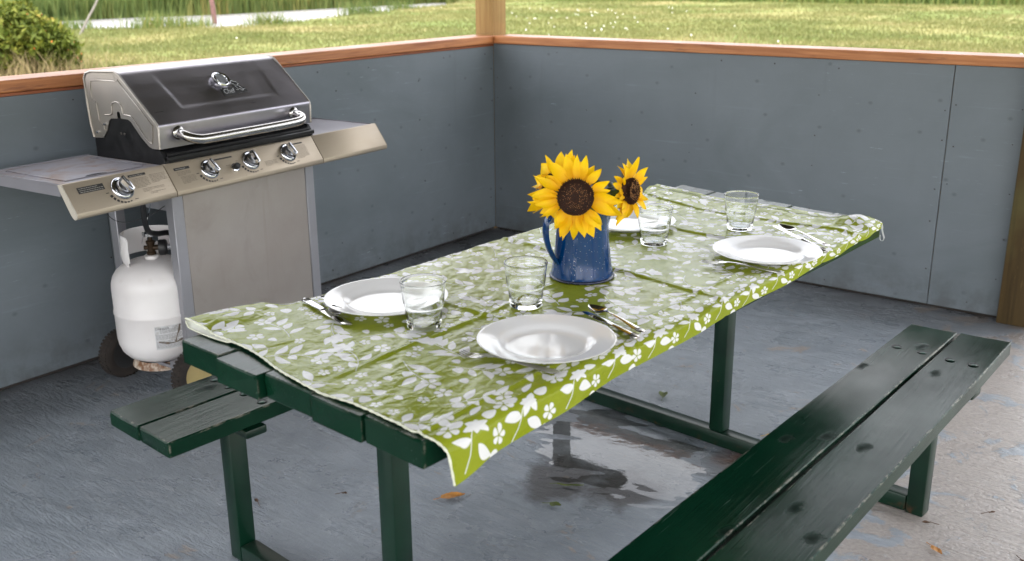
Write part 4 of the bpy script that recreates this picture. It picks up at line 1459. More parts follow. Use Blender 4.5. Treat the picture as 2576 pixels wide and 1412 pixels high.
cutlery('table_knife', knife_bm, (2.617, -2.897), (2.446, -2.828), 'steel knife tucked under the spoon right of the large near plate', 'knife')
cutlery('table_knife', knife_bm, (1.893, -3.116), (2.094, -3.174), 'steel knife left of the plate nearest the grill, its blade pointing at the viewer', 'knife', -0.004)
cutlery('spoon', spoon_bm, (1.913, -3.080), (2.052, -3.160), 'steel spoon half under the knife left of the plate nearest the grill', 'spoon', 0.0, 0.006)
cutlery('fork', fork_bm, (2.667, -2.308), (2.480, -2.345), 'steel fork in front of the far right plate', 'fork')
cutlery('spoon', spoon_bm, (2.682, -2.031), (2.508, -1.940), 'steel spoon right of the far right plate with its bowl behind the rim', 'spoon', 0.01, 0.0055)
cutlery('table_knife', knife_bm, (2.684, -2.052), (2.500, -1.965), 'steel knife beside the spoon at the far right plate', 'knife')

# ---- enamel jug
def m_enamel():
    t = NT('speckled_blue_enamel')
    v = t.coord('Object')
    n = t.noise(v, 6, 3)
    col = t.mix(t.rng(n, 0.3, 0.7), srgb(0, 44, 92), srgb(0, 55, 107))
    vo = t.new('ShaderNodeTexVoronoi'); vo.inputs['Scale'].default_value = 250; t.l.new(v, vo.inputs['Vector'])
    size = t.rng(t.sep(vo.outputs['Color'])[0], 0.5, 1.0, 0.0, 0.24)
    sp = t.math('LESS_THAN', vo.outputs['Distance'], size)
    sp = t.math('MULTIPLY', sp, t.rng(t.noise(v, 11, 3), 0.38, 0.6, 0.25, 1.0))
    col = t.mix(t.math('MULTIPLY', sp, 0.72), col, srgb(205, 216, 226))
    t.set(color=col, rough=0.10, spec=0.42, normal=t.bump(n, 0.05, 0.01))
    return t.m
M_ENAMEL = m_enamel()
M_ENAMEL_DK = plain('chipped_dark_enamel', srgb(24, 32, 58), 0.25, var=0.3, scale=60)
M_ENAMEL_IN = plain('enamel_inside', srgb(20, 34, 52), 0.2)
M_RIM = plain('worn_rim_steel', srgb(150, 160, 172), 0.25, metal=0.7)
def build_jug():
    root = thing('enamel_jug', 'speckled blue enamel jug with a handle, holding the sunflowers', 'jug', (JUG[0], JUG[1], SZ))
    hdir = atan2(-0.603, -0.798)+radians(27)    # handle points to the viewer's left
    Hh = 0.172
    n = 64
    bm = bmesh.new()
    prof = [(0.0745, 0.007), (0.0735, 0.014), (0.0700, 0.032), (0.0668, 0.055), (0.0628, 0.095), (0.0595, 0.130), (0.0574, 0.155), (0.0568, Hh-0.006), (0.0590, Hh)]
    spd = hdir+pi
    def shape(r, z, a):
        # spout: pulled lip opposite the handle
        k = max(0, cos(a-spd))**14*max(0, (z-0.115)/(Hh-0.115))
        return r+0.036*k, z+0.016*max(0, cos(a-spd))**14*(max(0, (z-0.150)/(Hh-0.150)))
    rings = []
    for (r, z) in prof:
        ring = []
        for i in range(n):
            a = 2*pi*i/n; rr, zz = shape(r, z, a)
            ring.append(bm.verts.new((rr*cos(a), rr*sin(a), zz)))
        rings.append(ring)
    inner = []
    for (r, z) in [(0.0575, Hh-0.0005), (0.0548, Hh-0.008), (0.0556, 0.150), (0.0610, 0.090), (0.0680, 0.03)]:
        ring = []
        for i in range(n):
            a = 2*pi*i/n; rr, zz = shape(r, z, a)
            ring.append(bm.verts.new((rr*cos(a), rr*sin(a), zz)))
        inner.append(ring)
    allr = rings+inner
    for A, B in zip(allr[:-1], allr[1:]):
        for i in range(n): bm.faces.new((A[i], A[(i+1) % n], B[(i+1) % n], B[i]))
    bm.faces.new(inner[-1])
    obj('body', bm, M_ENAMEL, root, smooth=60)
    bm = bmesh.new()
    lathe(bm, [(0.0, 0.0012), (0.070, 0.0012), (0.0745, 0.0), (0.0772, 0.0012), (0.0780, 0.0034), (0.0768, 0.0058), (0.0748, 0.0075), (0.0732, 0.0072), (0.0, 0.0060)], 64)
    obj('base_rim', bm, M_ENAMEL_DK, root, smooth=50)
    bm = bmesh.new()
    pts = []
    for i in range(n+1):
        a = 2*pi*i/n; rr, zz = shape(0.0590, Hh, a)
        pts.append((rr*cos(a), rr*sin(a), zz+0.0008))
    tube(bm, pts, 0.0020, 8, caps=False)
    obj('top_rim', bm, M_RIM, root, smooth=60)
    # strap handle
    bm = bmesh.new()
    hp = smooth_path([(0.0560, 0, 0.156), (0.072, 0, 0.163), (0.0885, 0, 0.156), (0.0980, 0, 0.138), (0.0985, 0, 0.112), (0.0920, 0, 0.085), (0.0825, 0, 0.064), (0.0725, 0, 0.048), (0.0680, 0, 0.040)], 6)
    prev = None
    rings = []
    N = len(hp)
    for i, p in enumerate(hp):
        d = (hp[min(i+1, N-1)]-hp[max(i-1, 0)]).normalized()
        nrm = Vector((d.z, 0, -d.x))
        w = 0.0150-0.0030*i/N; th = 0.0052
        ring = []
        for k in range(10):
            q = 2*pi*k/10
            cw, ct = cos(q), sin(q)
            ring.append(bm.verts.new(p+Vector((0, 1, 0))*w*cw*(0.7+0.3*abs(cw))+nrm*th*ct))
        rings.append(ring)
    for A, B in zip(rings[:-1], rings[1:]):
        for k in range(10): bm.faces.new((A[k], A[(k+1) % 10], B[(k+1) % 10], B[k]))
    bm.faces.new(rings[0][::-1]); bm.faces.new(rings[-1])
    xform(bm.verts, Matrix.Rotation(hdir, 4, 'Z'))
    obj('handle', bm, M_ENAMEL, root, smooth=60)
build_jug()
# ================================================================== GAS GRILL
def m_stainless(name, c, rough, aniso_axis='x', tone_mix=0.25, warm=(0.42, 0.36, 0.28), metal=1.0):
    t = NT(name)
    v = t.coord('Object')
    s = (2, 160, 160) if aniso_axis == 'x' else (160, 160, 2)
    br = t.noise(t.mapping(v, s), 1.5, 4, 0.6)
    n = t.noise(v, 5, 6, 0.62)
    col = t.mix(t.rng(n, 0.35, 0.7, 0, tone_mix), c+(1,), warm+(1,))  # dirt smudges spread by noise
    sp = t.rng(t.voronoi(v, 42), 0.03, 0.075, 0.7, 0)
    col = t.mix(t.math('MULTIPLY', sp, t.rng(t.noise(v, 8, 3), 0.48, 0.6)), col, (0.12, 0.085, 0.055, 1))
    r = t.math('ADD', t.rng(br, 0.3, 0.7, rough-0.03, rough+0.03), t.rng(n, 0.4, 0.7, 0, 0.10))
    t.set(color=col, metal=metal, rough=r, normal=t.bump(br, 0.02, 0.0006))
    return t.m
M_LID = m_stainless('lid_stainless', (0.36, 0.345, 0.385), 0.30, 'x', 0.5, (0.27, 0.235, 0.235))
M_CHEEK = m_stainless('cheek_stainless', (0.42, 0.395, 0.37), 0.44, 'z', 0.4)
M_PANELM = m_stainless('panel_stainless', (0.43, 0.365, 0.285), 0.50, 'x', 0.5, (0.42, 0.35, 0.26), 0.6)
M_SHELF = plain('shelf_grey_paint', srgb(150, 148, 155), 0.42, metal=0.25, var=0.10, scale=5)
def m_shelf_dirty():
    t = NT('dirty_grey_shelf')
    v = t.coord('Object')
    n = t.noise(v, 7, 6, 0.66, 0.8)
    col = t.mix(t.rng(n, 0.46, 0.66), srgb(152, 150, 158), srgb(140, 118, 102))
    t.set(color=col, rough=t.rng(n, 0.3, 0.7, 0.35, 0.6), metal=0.2, normal=t.bump(n, 0.08, 0.003))
    return t.m
M_SHELFD = m_shelf_dirty()
def m_cab(name, a, b, rough):
    t = NT(name)
    v = t.coord('Object')
    n = t.noise(v, 2.6, 5, 0.6); f = t.noise(t.mapping(v, (90, 90, 3)), 1.2, 3)
    col = t.mix(t.rng(n, 0.3, 0.7), a, b)
    sp = t.rng(t.voronoi(v, 9), 0.02, 0.05, 0.8, 0)
    col = t.mix(t.math('MULTIPLY', sp, t.rng(t.noise(v, 5, 3), 0.5, 0.58)), col, srgb(96, 72, 56))
    sm = t.rng(t.noise(t.mapping(v, (1, 1, 0.6)), 3.4, 7, 0.7, 1.2), 0.50, 0.70, 0, 0.32)
    col = t.mix(sm, col, srgb(122, 112, 104))
    dp = t.rng(t.noise(t.mapping(v, (14, 14, 0.9)), 1.3, 5, 0.65), 0.60, 0.72, 0, 0.15)
    col = t.mix(dp, col, srgb(128, 112, 98))
    t.set(color=col, metal=0.55, rough=t.math('ADD', t.rng(n, .3, .7, rough-.05, rough+.06), t.rng(f, .3, .7, 0, .05)), normal=t.bump(n, 0.06, 0.01))
    return t.m
M_CAB = m_cab('cabinet_front_steel', srgb(170, 163, 158), srgb(158, 149, 143), 0.42)
M_FRAMEG = m_cab('cart_frame_grey', srgb(164, 164, 170), srgb(150, 149, 154), 0.42)
M_BLACK = plain('black_enamel_firebox', (0.010, 0.010, 0.011), 0.42, var=0.4, scale=30, bump=0.05, spec=0.3)
M_CHROME = m_steel('chrome_knob', (0.68, 0.69, 0.72), 0.07)
M_KNOBGREY = m_steel('satin_knob_grey', (0.30, 0.30, 0.31), 0.26)
M_HANDLE = plain('dull_chrome_handle', (0.52, 0.50, 0.48), 0.22, metal=1.0)
M_INK = plain('black_print', (0.018, 0.017, 0.016), 0.6)
M_INKG = plain('faded_print', (0.16, 0.135, 0.105), 0.6)
M_INKW = plain('pale_print', (0.42, 0.40, 0.36), 0.6)
M_PLASTICW = plain('cream_end_cap', srgb(188, 180, 168), 0.5)
M_BLACKPL = plain('black_plastic', (0.014, 0.014, 0.015), 0.45)
M_RUBBER = plain('worn_tyre_rubber', srgb(44, 38, 34), 0.85, var=0.5, scale=50)
M_HUBTAN = plain('tan_wheel_hub', srgb(168, 150, 100), 0.55, var=0.06)
M_HOSE = plain('black_rubber_hose', (0.012, 0.012, 0.013), 0.4)
M_OPENING_SHADE = plain('opening_shade', (0.02, 0.02, 0.02), 0.8)

def text_mesh(s, size, shear=0.0, res=3):
    cu = bpy.data.curves.new('lettering', 'FONT')
    cu.body = s; cu.size = size; cu.shear = shear; cu.align_x = 'LEFT'; cu.resolution_u = res
    o = bpy.data.objects.new('lettering_tmp', cu); COL.objects.link(o)
    dg = bpy.context.evaluated_depsgraph_get()
    me = bpy.data.meshes.new_from_object(o.evaluated_get(dg))
    bm = bmesh.new(); bm.from_mesh(me)
    bpy.data.objects.remove(o); bpy.data.curves.remove(cu); bpy.data.meshes.remove(me)
    return bm

GR = radians(94.0)
def build_grill():
    root = thing('gas_grill', 'stainless steel gas grill on a wheeled cart with two side shelves against the left wall', 'grill', (0.535, -2.19, 0), GR)
    P = lambda name, bm, m, par=root, sm=40, kind=None: obj(name, bm, m, par, smooth=sm, kind=kind)
    # ---------- lid -------------------------------------------------
    LX0, LX1 = -0.343, 0.383
    def arc(c, r, a0, a1, n):
        return [(c[0]+r*cos(radians(a0+(a1-a0)*k/n)), c[1]+r*sin(radians(a0+(a1-a0)*k/n))) for k in range(n+1)]
    # profile in (y back, z up); front lower lip -> front band -> slope -> top -> back
    outer = [(0.024, 0.886), (0.0215, 0.925), (0.0205, 0.955)]
    outer += arc((0.0345, 0.962), 0.014, 180, 139, 5)
    outer += [(0.110, 1.0525), (0.160, 1.0960)]
    outer += [(0.198, 1.1265), (0.207, 1.1330), (0.218, 1.1368), (0.240, 1.1385)]
    outer += [(0.300, 1.1370), (0.350, 1.1335)]+arc((0.372, 1.110), 0.023, 85, 5, 6)
    outer += [(0.3945, 1.02), (0.390, 0.945), (0.380, 0.895)]
    # dense lengthwise sheet so the pressed panel can stand out of the slope
    bm = bmesh.new()
    prof = []
    for (a, b) in zip(outer[:-1], outer[1:]):
        d = math.hypot(b[0]-a[0], b[1]-a[1]); k = max(1, int(d/0.006))
        for i in range(k): prof.append((a[0]+(b[0]-a[0])*i/k, a[1]+(b[1]-a[1])*i/k))
    prof.append(outer[-1])
    nx = 150
    xs = [LX0+(LX1-LX0)*i/nx for i in range(nx+1)]
    cx = (LX0+LX1)/2
    rows = []
    for j, (y, z) in enumerate(prof):
        a = prof[max(j-1, 0)]; b = prof[min(j+1, len(prof)-1)]
        t = Vector((b[0]-a[0], b[1]-a[1])).normalized(); nrm = Vector((-t.y, t.x))
        row = []
        for x in xs:
            h = 0.0
            if 0.969 < z and y < 0.235:
                # trapezoid: bottom edge at z 1.004, sides leaning outward as it climbs
                half = 0.236+0.155*max(0, z-1.004)
                dd = min((z-1.004)/0.75, (half-abs(x-cx-0.008))*0.9)
                s = min(1, max(0, dd/0.022)); s = s*s*(3-2*s)
                fade = min(1, max(0, (1.128-z)/0.05))
                h = -0.0030*s*fade*(1 if x < cx+0.18 else max(0.25, 1-(x-cx-0.18)*9))
                # the sheet is a little oil-canned
                h += 0.0012*sin(x*9+1)*sin((z-0.97)*18)*fade
            if z < 0.955 and z > 0.9:
                # dents around the handle mounts
                for (hx, hz, k) in ((-0.262, 0.935, 1), (0.300, 0.935, 1), (0.225, 0.952, -.7)):
                    q = ((x-hx)/0.028)**2+((z-hz)/0.022)**2
                    h -= 0.0026*k*math.exp(-q)
            row.append(bm.verts.new((x, y+nrm.x*h, z+nrm.y*h)))
        rows.append(row)
    for A, B in zip(rows[:-1], rows[1:]):
        for i in range(nx): bm.faces.new((A[i], A[i+1], B[i+1], B[i]))
    lid = P('lid', bm, M_LID, root, 70)
    # side cheeks: stepped lower outline with a slot, pressed border and centre field
    cheek = [(0.0245, 0.886), (0.0215, 0.955), (0.026, 0.9695), (0.203, 1.129), (0.222, 1.1365), (0.352, 1.1325), (0.381, 1.125), (0.394, 1.108), (0.3930, 1.02), (0.3885, 0.945), (0.377, 0.900),
             (0.328, 0.903), (0.300, 0.930), (0.283, 0.966), (0.272, 0.9745), (0.235, 0.9775), (0.2345, 0.998), (0.226, 1.004), (0.2175, 0.998), (0.216, 0.979), (0.176, 0.9775), (0.163, 0.971), (0.118, 0.922), (0.080, 0.892), (0.063, 0.886)]
    for sx, nm in ((LX0, -1), (LX1, 1)):
        bm = bmesh.new()
        prism(bm, cheek, 'x', sx-0.0012 if nm < 0 else sx-0.0005, sx+0.0005 if nm < 0 else sx+0.0012, 0)
        c = P('lid_cheek', bm, M_CHEEK, lid, 30)
        # rolled rim round the sloping and top edges
        bm = bmesh.new()
        rim = [(0.0245, 0.888), (0.0205, 0.955), (0.026, 0.971), (0.203, 1.1305), (0.222, 1.138), (0.352, 1.134), (0.382, 1.1265), (0.3955, 1.108), (0.3945, 1.02), (0.390, 0.945), (0.379, 0.901)]
        tube(bm, [(sx+nm*0.001, y, z) for y, z in rim], 0.0042, 8)
        P('lid_rim', bm, M_CHEEK, lid, 60)
        # pressed bead
        bead = [(0.060, 0.905), (0.050, 0.960), (0.062, 0.978), (0.200, 1.101), (0.215, 1.107), (0.345, 1.103), (0.362, 1.092), (0.366, 1.040), (0.348, 1.028), (0.342, 1.010), (0.336, 0.960), (0.318, 0.948), (0.312, 0.930), (0.300, 0.9305)]
        bm = bmesh.new(); tube(bm, smooth_path([(sx+nm*0.0015, y, z) for y, z in bead], 4), 0.0028, 6)
        bead2 = [(0.300, 0.986), (0.262, 0.992), (0.256, 1.022), (0.243, 1.033), (0.222, 1.034), (0.206, 1.024), (0.198, 0.996), (0.172, 0.992), (0.150, 0.985), (0.100, 0.930), (0.072, 0.908), (0.060, 0.905)]
        tube(bm, smooth_path([(sx+nm*0.0015, y, z) for y, z in bead2], 4), 0.0028, 6)
        P('pressed_bead', bm, M_CHEEK, lid, 60)['kind'] = 'stuff'
        bm = bmesh.new(); box(bm, (sx+nm*0.0013, 0.225, 1.078) if nm > 0 else (sx-0.0023, 0.225, 1.111), (sx+0.0023, 0.338, 1.128) if nm > 0 else (sx-0.0013, 0.338, 1.1285), 0.0005); P('pressed_field', bm, M_CHEEK, lid)
        for (y, z) in ((0.305, 0.953), (0.352, 0.922)):
            bm = bmesh.new(); bmesh.ops.create_cone(bm, cap_ends=True, segments=10, radius1=0.006, radius2=0.004, depth=0.008, matrix=Matrix.Translation((sx+nm*0.005, y, z)) @ Matrix.Rotation(nm*pi/2, 4, 'Y')); P('bolt', bm, M_CHROME, lid, 40)
    # handle: thick bar with bent ends standing off the band
    bm = bmesh.new()
    hp = smooth_path([(-0.262, 0.018, 0.932), (-0.262, -0.006, 0.928), (-0.256, -0.026, 0.921), (-0.232, -0.042, 0.913), (-0.19, -0.046, 0.910), (-0.05, -0.047, 0.910), (0.09, -0.047, 0.910), (0.20, -0.046, 0.911), (0.262, -0.042, 0.914), (0.287, -0.026, 0.922), (0.292, -0.006, 0.929), (0.292, 0.018, 0.932)], 5)
    tube(bm, hp, 0.0168, 16)
    P('lid_handle', bm, M_HANDLE, lid, 60)
    for x in (-0.262, 0.292):
        bm = bmesh.new(); lathe(bm, [(0.0, 0.008), (0.015, 0.008), (0.021, 0.004), (0.024, 0.0)], 24)
        xform(bm.verts, Matrix.Translation((x, 0.0195, 0.934)) @ Matrix.Rotation(pi/2, 4, 'X')); P('handle_mount', bm, M_HANDLE, lid, 50)
    # thermometer and badge, on the slope
    sl = atan2(1.1265-0.9715, 0.198-0.0245)
    def on_slope(x, s, lift=0.0):
        y = 0.0245+cos(sl)*s; z = 0.9715+sin(sl)*s
        return Matrix.Translation((x, y-sin(sl)*lift, z+cos(sl)*lift)) @ Matrix.Rotation(sl, 4, 'X')
    G = on_slope(0.040, 0.152, -0.0030)
    bm = bmesh.new(); lathe(bm, [(0.024, 0.0), (0.0255, 0.010), (0.0300, 0.013), (0.0345, 0.016), (0.0355, 0.0190), (0.0335, 0.0215), (0.0300, 0.0205), (0.0275, 0.0180), (0.0, 0.0175)], 36); xform(bm.verts, G); th = P('thermometer', bm, M_CHROME, lid, 40)
    bm = bmesh.new(); lathe(bm, [(0.0, 0.0200), (0.0225, 0.0198), (0.0240, 0.0182)], 32); xform(bm.verts, G); P('dial_face', bm, plain('dial_face_grey', srgb(150, 152, 158), 0.1, metal=0.3, coat=1.0, coatr=0.03), lid, 40)
    bm = bmesh.new(); lathe(bm, [(0.0222, 0.0196), (0.0232, 0.0216), (0.0252, 0.0216), (0.0262, 0.0190)], 32); xform(bm.verts, G); P('dial_ring', bm, M_CHROME, lid, 40)
    B = on_slope(0.016, 0.082, -0.0018)
    outline = [(-0.004, 0.0), (-0.002, 0.034), (0.010, 0.038), (0.060, 0.038), (0.064, 0.058), (0.073, 0.068), (0.087, 0.068), (0.098, 0.058), (0.101, 0.044), (0.104, 0.032), (0.114, 0.029), (0.116, 0.008), (0.096, 0.004), (0.080, 0.006), (0.06, 0.0)]
    bm = bmesh.new(); prism(bm, outline, 'z', 0.0, 0.0035, 0.0008); xform(bm.verts, B); bg = P('badge', bm, M_BLACKPL, lid, 30)
    bm = text_mesh('Chef', 0.0330, 0.28, 4)
    xform(bm.verts, B @ Matrix.Translation((0.003, 0.0085, 0.0041)) @ Matrix.Diagonal((0.80, 1.0, 1, 1))); P('badge_lettering', bm, M_INKW_BADGE, lid, 0)
    bm = bmesh.new()
    def line(pts, w=0.0011): tube(bm, [B @ Vector((x, y, 0.0041)) for x, y in pts], w, 5)
    line(smooth_path([(0.076, 0.050, 0), (0.068, 0.054, 0), (0.070, 0.063, 0), (0.080, 0.065, 0), (0.088, 0.061, 0), (0.096, 0.056, 0), (0.097, 0.048, 0), (0.091, 0.045, 0)], 4) and [(p[0], p[1]) for p in smooth_path([(0.076, 0.050, 0), (0.068, 0.054, 0), (0.070, 0.063, 0), (0.080, 0.065, 0), (0.088, 0.061, 0), (0.096, 0.056, 0), (0.097, 0.048, 0), (0.091, 0.045, 0)], 4)])
    line([(p[0], p[1]) for p in smooth_path([(0.074, 0.045, 0), (0.082, 0.043, 0), (0.091, 0.039, 0), (0.096, 0.030, 0), (0.100, 0.020, 0), (0.109, 0.022, 0)], 4)])
    line([(p[0], p[1]) for p in smooth_path([(0.067, 0.022, 0), (0.076, 0.020, 0), (0.086, 0.024, 0), (0.094, 0.014, 0), (0.100, 0.019, 0)], 4)])
    line([(0.076, 0.041), (0.078, 0.026)])
    line([(0.003, 0.0345), (0.007, 0.0345)]); 
    P('badge_emblem', bm, M_INKW_BADGE, lid, 40)
    # ---------- firebox ----------------------------------------------
    bm = bmesh.new()
    fb = [(0.012, 0.852), (0.030, 0.880), (0.060, 0.884), (0.078, 0.890), (0.115, 0.920), (0.162, 0.970), (0.180, 0.980), (0.272, 0.980), (0.285, 0.966), (0.302, 0.930), (0.330, 0.900), (0.382, 0.898), (0.382, 0.800), (0.060, 0.720), (0.015, 0.800)]
    prism(bm, fb, 'x', -0.3405, -0.325, 0.001); P('firebox_side', bm, M_BLACK, root, 30)
    bm = bmesh.new(); prism(bm, fb, 'x', 0.365, 0.3805, 0.001); P('firebox_side', bm, M_BLACK, root, 30)
    bm = bmesh.new(); prism(bm, [(0.012, 0.835), (0.012, 0.868), (0.040, 0.880), (0.372, 0.880), (0.372, 0.80), (0.10, 0.72), (0.03, 0.76)], 'x', -0.3245, 0.3645, 0.002); P('firebox', bm, M_BLACK, root, 30)
    bm = bmesh.new(); box(bm, (-0.335, -0.004, 0.846), (0.375, 0.0115, 0.862), 0.003); P('firebox_lip', bm, M_BLACK, root)
    bm = bmesh.new()
    for y in (0.250, 0.268): bmesh.ops.create_cone(bm, cap_ends=True, segments=10, radius1=0.005, radius2=0.004, depth=0.003, matrix=Matrix.Translation((-0.3415, y-0.04, 0.925)) @ Matrix.Rotation(-pi/2, 4, 'Y'))
    P('side_rivet', bm, plain('dark_rivet', (0.06, 0.055, 0.05), 0.4), root)['kind'] = 'stuff'
    # ---------- control fascia ---------------------------------------
    prof = [(0.004, 0.8385), (0.018, 0.836), (0.010, 0.815)]+[(-0.030, 0.745)]+arc((-0.0480, 0.7445), 0.0125, 330, 205, 7)+[(-0.0590, 0.752), (-0.0015, 0.8365)]
    def fascia(name, x0, x1):
        bm = bmesh.new(); prism(bm, prof, 'x', x0, x1, 0.0012); return P(name, bm, M_PANELM, root, 40)
    fm = fascia('control_panel', -0.3545, 0.3555)
    fl = fascia('side_burner_panel', -0.738, -0.3585)
    fr = fascia('shelf_fascia', 0.3595, 0.745)
    bm = bmesh.new(); prism(bm, [(y-0.001 if y < 0 else y+0.001, z) for y, z in prof], 'x', -0.7425, -0.7381, 0.0012); P('end_cap', bm, M_PLASTICW, root, 40)
    bm = bmesh.new(); prism(bm, prof, 'x', 0.7452, 0.7482, 0.001); P('end_cap', bm, M_PANELM, root, 40)
    # plane of the fascia face
    fa = Vector((0, -0.0590+0.0015, 0.752-0.8365)); FL = fa.length; fd = fa.normalized(); fn = Vector((0, fd.z, -fd.y))
    if fn.y > 0: fn = -fn
    def on_face(x, s, lift=0.0):
        """x along, s metres down from the top edge; local axes: X along, Y up the face, Z outward"""
        o = Vector((x, -0.0015, 0.8365))+fd*s+fn*lift
        up = -fd
        M = Matrix(((1, 0, 0, o.x), (0, up.y, fn.y, o.y), (0, up.z, fn.z, o.z), (0, 0, 0, 1)))
        return M
    # knobs
    for (x, s, turn, big, par) in ((-0.548, 0.050, 20, 1.08, fl), (-0.187, 0.048, 18, 1.0, fm), (0.006, 0.047, 6, 1.0, fm), (0.196, 0.047, 14, 1.0, fm)):
        M = on_face(x, s, 0.0004) @ Matrix.Diagonal((big, big, big, 1))
        bm = bmesh.new(); lathe(bm, [(0.0370, 0.0), (0.0372, 0.003), (0.0350, 0.0075), (0.0310, 0.0095), (0.0270, 0.0080), (0.0255, 0.0045), (0.0, 0.0045)], 40); xform(bm.verts, M); kz = P('knob_bezel', bm, M_CHROME, par, 40)
        bm = bmesh.new(); lathe(bm, [(0.0245, 0.0050), (0.0240, 0.0200), (0.0225, 0.0235), (0.0190, 0.0250), (0.0, 0.0250)], 36); xform(bm.verts, M); P('knob', bm, M_KNOBGREY, par, 40)
        Mk = M @ Matrix.Rotation(radians(turn), 4, 'Z')
        bm = bmesh.new()
        prism(bm, [(-0.0075, -0.025), (0.0075, -0.025), (0.0095, 0.0), (0.0085, 0.026), (-0.0085, 0.026), (-0.0095, 0.0)], 'z', 0.0240, 0.0400, 0.0028, 2)
        for v in bm.verts:
            if v.co.z > 0.03: v.co.x *= 0.72
        xform(bm.verts, Mk); P('knob_grip', bm, M_CHROME, par, 30)
        bm = bmesh.new(); box(bm, (-0.0016, -0.021, 0.0398), (0.0016, 0.022, 0.0412), 0.0005); xform(bm.verts, Mk); P('knob_pointer', bm, M_KNOBGREY, par)
    bm = bmesh.new(); lathe(bm, [(0.0165, 0.0), (0.0165, 0.006), (0.0120, 0.009), (0.0, 0.009)], 24); xform(bm.verts, on_face(-0.078, 0.062)); P('igniter_ring', bm, M_CHROME, fm, 40)
    bm = bmesh.new(); lathe(bm, [(0.0118, 0.008), (0.0118, 0.020), (0.0095, 0.024), (0.0, 0.0245)], 22); xform(bm.verts, on_face(-0.078, 0.062)); P('igniter_button', bm, M_BLACKPL, fm, 40)
    # printing on the fascias: unreadably small rows, warning boxes and heat scales
    def prints(par, blacks, rows, marks):
        r = random.Random(len(rows)+3)
        bm = bmesh.new()
        for (x0, s0, x1, s1) in blacks: box(bm, (x0, 0, 0), (x1, 1, 0.0003)); 
        bm.free()
        bm = bmesh.new()
        def rect(x0, s0, x1, s1):
            vs_ = [bm.verts.new((on_face(x, s, 0.0004)) @ Vector((0, 0, 0))) for x, s in ((x0, s0), (x1, s0), (x1, s1), (x0, s1))]
            bm.faces.new(vs_)
        for b in blacks: rect(*b)
        for (cx_, cs, rad) in marks:
            for k in range(7):
                a0 = radians(196+k*13.5); a1 = radians(196+k*13.5+9.5)
                ri = rad; rw = 0.0105*(1-k*0.11)
                q = []
                for rr, aa in ((ri, a0), (ri+rw, a0), (ri+rw, a1), (ri, a1)):
                    q.append(bm.verts.new(on_face(cx_+rr*cos(aa), cs-rr*sin(aa), 0.0004) @ Vector((0, 0, 0))))
                bm.faces.new(q)
            rect(cx_-rad-0.016, cs+0.004, cx_-rad-0.005, cs+0.0065)
            rect(cx_+rad*0.55, cs+rad*0.92, cx_+rad*0.55+0.013, cs+rad*0.92+0.0022)
        P('printed_scale', bm, M_INK, par, 0)['kind'] = 'stuff'
        bm = bmesh.new()
        for (x0, s0, wd, n, st) in rows:
            for i in range(n):
                x = x0; s = s0+i*st
                end = x0+wd*(1.0 if i < n-1 else r.uniform(0.4, 0.8))
                while x < end-0.002:
                    l = min(r.uniform(0.003, 0.011), end-x)
                    rect(x, s, x+l, s+0.0016); x += l+0.0016
        P('printed_text', bm, M_INKG, par, 0)['kind'] = 'stuff'
        bm = bmesh.new()
        for (x0, s0, x1, s1) in blacks:
            if s1-s0 < 0.008: continue
            nl = 3 if s1-s0 > 0.014 else 1
            for i in range(nl):
                s = s0+(s1-s0)*(i+0.75)/(nl+0.5); x = x0+0.006
                end = x0+(x1-x0)*r.uniform(0.75, 0.95)
                while x < end:
                    l = r.uniform(0.004, 0.010)
                    a = [bm.verts.new(on_face(q, t, 0.0008) @ Vector((0, 0, 0))) for q, t in ((x, s), (x+l, s), (x+l, s+0.0014), (x, s+0.0014))]
                    bm.faces.new(a); x += l+0.0017
        P('reversed_text', bm, M_INKW, par, 0)['kind'] = 'stuff'
    prints(fm, [(-0.328, 0.018, -0.262, 0.028), (-0.150, 0.014, -0.066, 0.0195), (0.222, 0.014, 0.292, 0.0195)],
           [(-0.322, 0.034, 0.058, 4, 0.0042), (-0.316, 0.053, 0.062, 7, 0.0042), (0.232, 0.026, 0.068, 11, 0.0050), (0.066, 0.062, 0.062, 5, 0.0044), (-0.110, 0.046, 0.030, 1, 0.004), (-0.060, 0.036, 0.018, 1, .004)],
           [(-0.187, 0.048, 0.0440), (0.006, 0.047, 0.0440), (0.196, 0.047, 0.0440)])
    prints(fl, [(-0.700, 0.018, -0.606, 0.040), (-0.508, 0.010, -0.440, 0.0185)],
           [(-0.498, 0.026, 0.060, 8, 0.0046), (-0.430, 0.022, 0.062, 7, 0.0046), (-0.478, 0.066, 0.085, 3, 0.0046), (-0.455, 0.082, 0.062, 2, 0.0046)],
           [(-0.548, 0.050, 0.0470)])
    # ---------- side shelves -----------------------------------------
    def shelf(x0, x1, mat, left):
        par = None
        bm = bmesh.new(); box(bm, (x0, 0.020, 0.829), (x1, 0.415, 0.8335), 0.0015); s = P('side_shelf', bm, mat, root)
        bm = bmesh.new()
        box(bm, (x0, 0.019, 0.797), (x0+0.002, 0.415, 0.8375), 0.0008) if left else box(bm, (x1-0.002, 0.019, 0.797), (x1, 0.415, 0.8375), 0.0008)
        P('shelf_end', bm, M_SHELF, s)
        bm = bmesh.new(); box(bm, (x0+0.003, 0.4155, 0.797), (x1-0.003, 0.4175, 0.8375), 0.0008); P('shelf_back', bm, M_SHELF, s)
        return s
    sL = shelf(-0.736, -0.346, M_SHELFD, True)
    sR = shelf(0.386, 0.744, M_SHELF, False)
    # left shelf: burner cover with shallow rails; gap, vents and finger notch are painted-on dark shade
    bm = bmesh.new(); box(bm, (-0.690, 0.055, 0.8338), (-0.395, 0.375, 0.8372), 0.0014); P('burner_cover', bm, M_SHELFD, sL)
